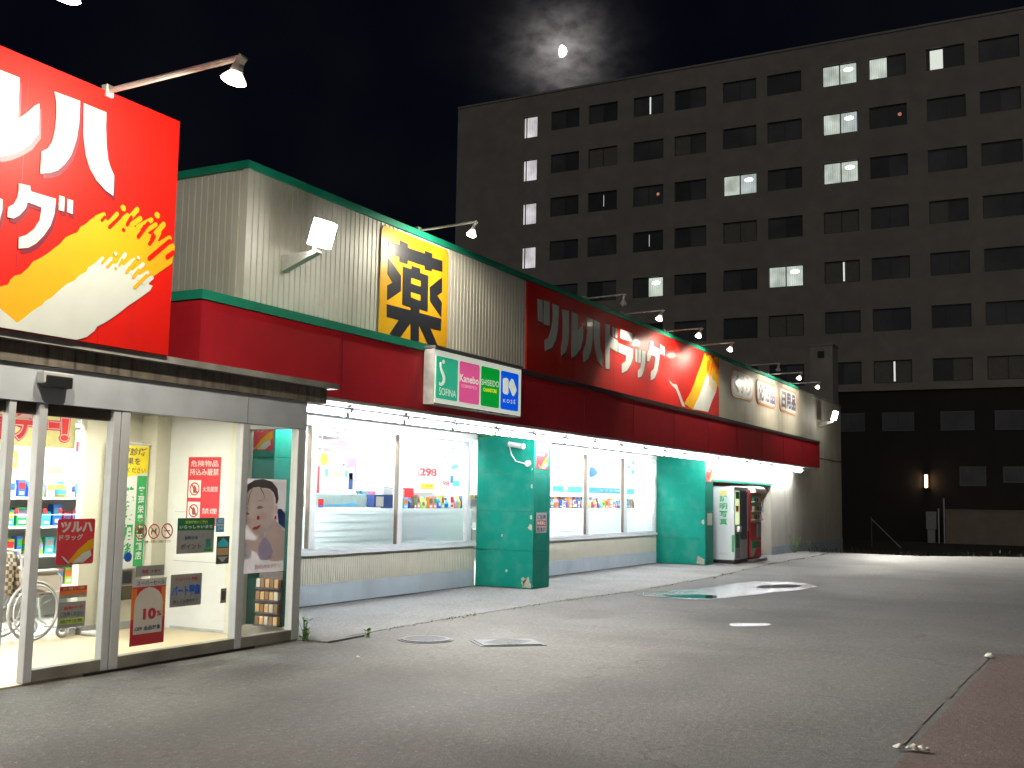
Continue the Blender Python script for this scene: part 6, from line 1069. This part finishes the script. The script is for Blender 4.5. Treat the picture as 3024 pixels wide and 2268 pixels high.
MB().box(XA-.14, XA+.24, -12.0, 36.5, 7.56, 7.579).build('podium_ledge', 'flat_wall', APT); MB().box(XA+.02, XA+.24, -12, 36.5, -.32, 7.555).build('ground_storeys', 'flat_base', APT)

LIT = {(7, 0): 'both', (8, 0): 'left', (9, 0): 'part', (3, 0): 'slit', (7, 1): 'both', (8, 1): 'ember', (5, 2): 'both', (7, 2): 'both', (2, 2): 'slit2', (3, 2): 'ember', (3, 4): 'right', (6, 4): 'both', (7, 4): 'slit', (8, 6): 'slit', (3, 3): 'slit2'}
rn = random.Random(21)
for (ci, r, ya, yb, zt, zb) in holes:
    w = MB(); x = XA+.10
    w.box(x, x+.06, yb, ya, zb, zb+.05).box(x, x+.06, yb, ya, zt-.05, zt).box(x, x+.06, ya-.05, ya, zb+.051, zt-.051).box(x, x+.06, yb, yb+.05, zb+.051, zt-.051)
    cutf = .20 if ci == 0 else .5; ym = ya-(ya-yb)*cutf; w.box(x, x+.06, ym-.03, ym+.03, zb+.051, zt-.051)
    o = w.build('window', 'flat_frame', APT); st = 'stair' if ci == 0 else LIT.get((ci, r), 'dark')
    cur = rn.random() < .25
    for side, (p0, p1) in enumerate(((ya-.05, ym+.03), (ym-.03, yb+.05))):
        m_ = rn.choice(('dark_glass', 'dark_glass', 'darker_glass'))
        if st == 'stair': m_ = 'stair_lit'
        elif st == 'both' or (st == 'left' and side == 0) or (st == 'right' and side == 1): m_ = 'flat_lit' if side == 0 or r == 4 else rn.choice(('flat_lit', 'flat_lit_cool', 'flat_lit_cool'))
        elif cur and rn.random() < .7: m_ = 'curtain'
        MB().box(x+.03, x+.045, p1+.001, p0-.001, zb+.052, zt-.052).build('pane', m_, o)
    if st in ('both', 'right'):
        yc = ym-(ym-yb)*.5; b = MB(); b.v = [(x+.025, yc+math.cos(2*PI*k/14)*.26, zt-.36+math.sin(2*PI*k/14)*.12) for k in range(14)]; b.f = [tuple(range(14))]; b.build('room_lamp', 'flat_lit_lamp', o)
    if st == 'part': MB().box(x+.022, x+.028, ya-.85, ya-.20, zb+.06, zt-.10).build('curtain_gap', 'slit_lit', o)
    if st == 'slit': MB().box(x+.022, x+.028, ym-.12, ym+.0, zb+.10, zt-.06).build('curtain_gap', 'slit_lit', o)
    if st == 'slit2': MB().box(x+.022, x+.028, ym-.06, ym-.01, zb+.3, zt-.2).build('curtain_gap', 'flat_lit', o)
    if st == 'ember': MB().cyl((x+.02, yb+.38, zt-.55), (x+.027, yb+.38, zt-.55), .10, .10, 12).build('standby_lamp', 'ember', o)
# lower windows with pale frames
for (ya, yb, zt, zb) in ((6.80, 5.18, 6.40, 5.41), (4.21, 2.5, 6.40, 5.41), (9.7, 8.1, 6.4, 5.41), (12.0, 10.6, 6.4, 5.41), (5.95, 4.70, 3.55, 2.56), (3.9, 2.3, 3.55, 2.75)):
    x = XA-.03; w = MB().box(x, x+.049, yb, ya, zb, zb+.05).box(x, x+.049, yb, ya, zt-.05, zt).box(x, x+.049, ya-.05, ya, zb+.051, zt-.051).box(x, x+.049, yb, yb+.05, zb+.051, zt-.051); o = w.build('window', 'frame_light', APT)
    ym = (ya+yb)/2; MB().box(x+.01, x+.045, ym-.02, ym+.02, zb+.051, zt-.051).build('mullion', 'flat_frame', o); MB().box(x+.02, x+.035, ym+.021, ya-.051, zb+.051, zt-.051).build('pane', 'dark_glass', o); MB().box(x+.02, x+.035, yb+.051, ym-.021, zb+.051, zt-.051).build('pane', 'dark_glass', o)
S = thing('wall_lantern', 'warm upright tube lamp glowing on the dark wall at the right', 'lamp', (59.9, 7.55, 2.4)); MB().bbox(59.93, 60.015, 7.42, 7.68, 2.36, 3.22, .02).build('back_plate', 'flat_base', S); MB().cyl((59.85, 7.55, 2.46), (59.85, 7.55, 3.10), .06, .06, 12).build('tube', 'warm_tube', S); MB().cyl((59.85, 7.55, 3.101), (59.85, 7.55, 3.16), .08, .05, 12).build('cap', 'dark_grey', S); MB().cyl((59.85, 7.55, 2.40), (59.85, 7.55, 2.459), .05, .08, 12).build('base_cap', 'dark_grey', S)
o = MB().box(58.0, 58.22, -12.0, 6.45, -.32, 1.31).build('wall_body', 'low_wall'); S = thing('boundary_wall', 'low beige boundary wall in front of the flats at the right', 'wall', (58.1, -2, -.32)); o.parent = S; o.matrix_parent_inverse = Matrix.Translation(-S.location); o2 = MB().box(57.96, 58.26, -12.0, 6.49, 1.313, 1.37).build('wall_coping', 'low_wall', S)
S = thing('meter_box', 'pale grey meter cabinet beside the low boundary wall', 'cabinet', (58.1, 7.1, -.32)); MB().bbox(57.95, 58.25, 6.88, 7.36, .35, 1.23, .02).build('cabinet', 'grey', S); MB().box(57.945, 57.949, 6.92, 7.32, .42, 1.16).build('door', 'grey', S); MB().box(58.0, 58.2, 6.95, 7.30, -.32, .349).build('stand', 'grey', S)
for yy_, zt, lab in ((6.76, 1.35, 'short grey standpipe next to the meter cabinet'), (6.50, 1.85, 'taller grey pipe at the end of the low boundary wall')):
    S = thing('standpipe', lab, 'pipe', (57.9, yy_, -.32)); MB().cyl((57.9, yy_, -.32), (57.9, yy_, zt), .035).build('pipe', 'pale_grey', S); MB().cyl((57.9, yy_, zt+.001), (57.9, yy_, zt+.06), .05, .03).build('cap', 'grey', S)
S = thing('stay_pole', 'thin pale slanting stay in the dark right of the shop', 'pole', (50, 7.4, -.32)); MB().cyl((50, 7.40, -.32), (50, 8.62, .90), .022, .022, 8).build('bar', 'grey', S); MB().cyl((50, 8.62, -.32), (50, 8.62, 1.0), .03).build('post', 'dark_grey', S)
S = thing('chimney_shaft', 'square grey chimney shaft rising behind the far end of the shop', 'chimney', (46.6, 9.86, -.32)); MB().box(46.0, 47.1, 9.39, 10.33, -.32, 8.15).build('shaft', 'shaft_wall', S); MB().box(45.96, 47.14, 9.35, 10.37, 8.153, 8.22).build('cap', 'shaft_wall', S); MB().box(45.985, 45.999, 9.72, 10.0, 7.62, 7.92).build('vent_opening', 'black', S)
# ================================================================ moon
def moon():
    m = bpy.data.materials.new('moon_lit'); m.use_nodes = True; n = m.node_tree.nodes; l = m.node_tree.links; n.clear()
    o = n.new('ShaderNodeOutputMaterial'); e = n.new('ShaderNodeEmission'); t = n.new('ShaderNodeBsdfTransparent'); mx = n.new('ShaderNodeMixShader'); g = n.new('ShaderNodeNewGeometry'); d = n.new('ShaderNodeVectorMath'); d.operation = 'DOT_PRODUCT'
    right = MOON.cross(Vector((0, 0, 1))).normalized(); up = right.cross(MOON); sd = (right*.94-MOON*.36-up*.06).normalized(); d.inputs[1].default_value = sd
    no = n.new('ShaderNodeTexNoise'); no.inputs['Scale'].default_value = .35; tc = n.new('ShaderNodeTexCoord'); l.new(tc.outputs['Object'], no.inputs['Vector']); mr = n.new('ShaderNodeMapRange'); mr.inputs[1].default_value = .35; mr.inputs[2].default_value = .7; mr.inputs[3].default_value = 6; mr.inputs[4].default_value = 3.5; l.new(no.outputs['Fac'], mr.inputs[0]); l.new(mr.outputs[0], e.inputs['Strength'])
    e.inputs['Color'].default_value = (1, .94, .84, 1); l.new(g.outputs['Normal'], d.inputs[0]); r = n.new('ShaderNodeMapRange'); r.inputs[1].default_value = -.06; r.inputs[2].default_value = .10; l.new(d.outputs['Value'], r.inputs[0])
    bf = n.new('ShaderNodeMath'); bf.operation = 'SUBTRACT'; bf.inputs[0].default_value = 1.0; l.new(g.outputs['Backfacing'], bf.inputs[1]); ml = n.new('ShaderNodeMath'); ml.operation = 'MULTIPLY'; l.new(r.outputs[0], ml.inputs[0]); l.new(bf.outputs[0], ml.inputs[1]); l.new(ml.outputs[0], mx.inputs[0]); l.new(t.outputs[0], mx.inputs[1]); l.new(e.outputs[0], mx.inputs[2]); l.new(mx.outputs[0], o.inputs[0]); M['moon_lit'] = m
    bm = bmesh.new(); bmesh.ops.create_icosphere(bm, subdivisions=4, radius=5.4); c = Vector((0, 0, 1.55))+MOON*1000
    q = MB(); q.add_bm(bm); ob = q.build('moon', 'moon_lit', None, True); ob.location = c; tag(ob, 'bright gibbous moon shining through thin cloud', 'moon')
moon()
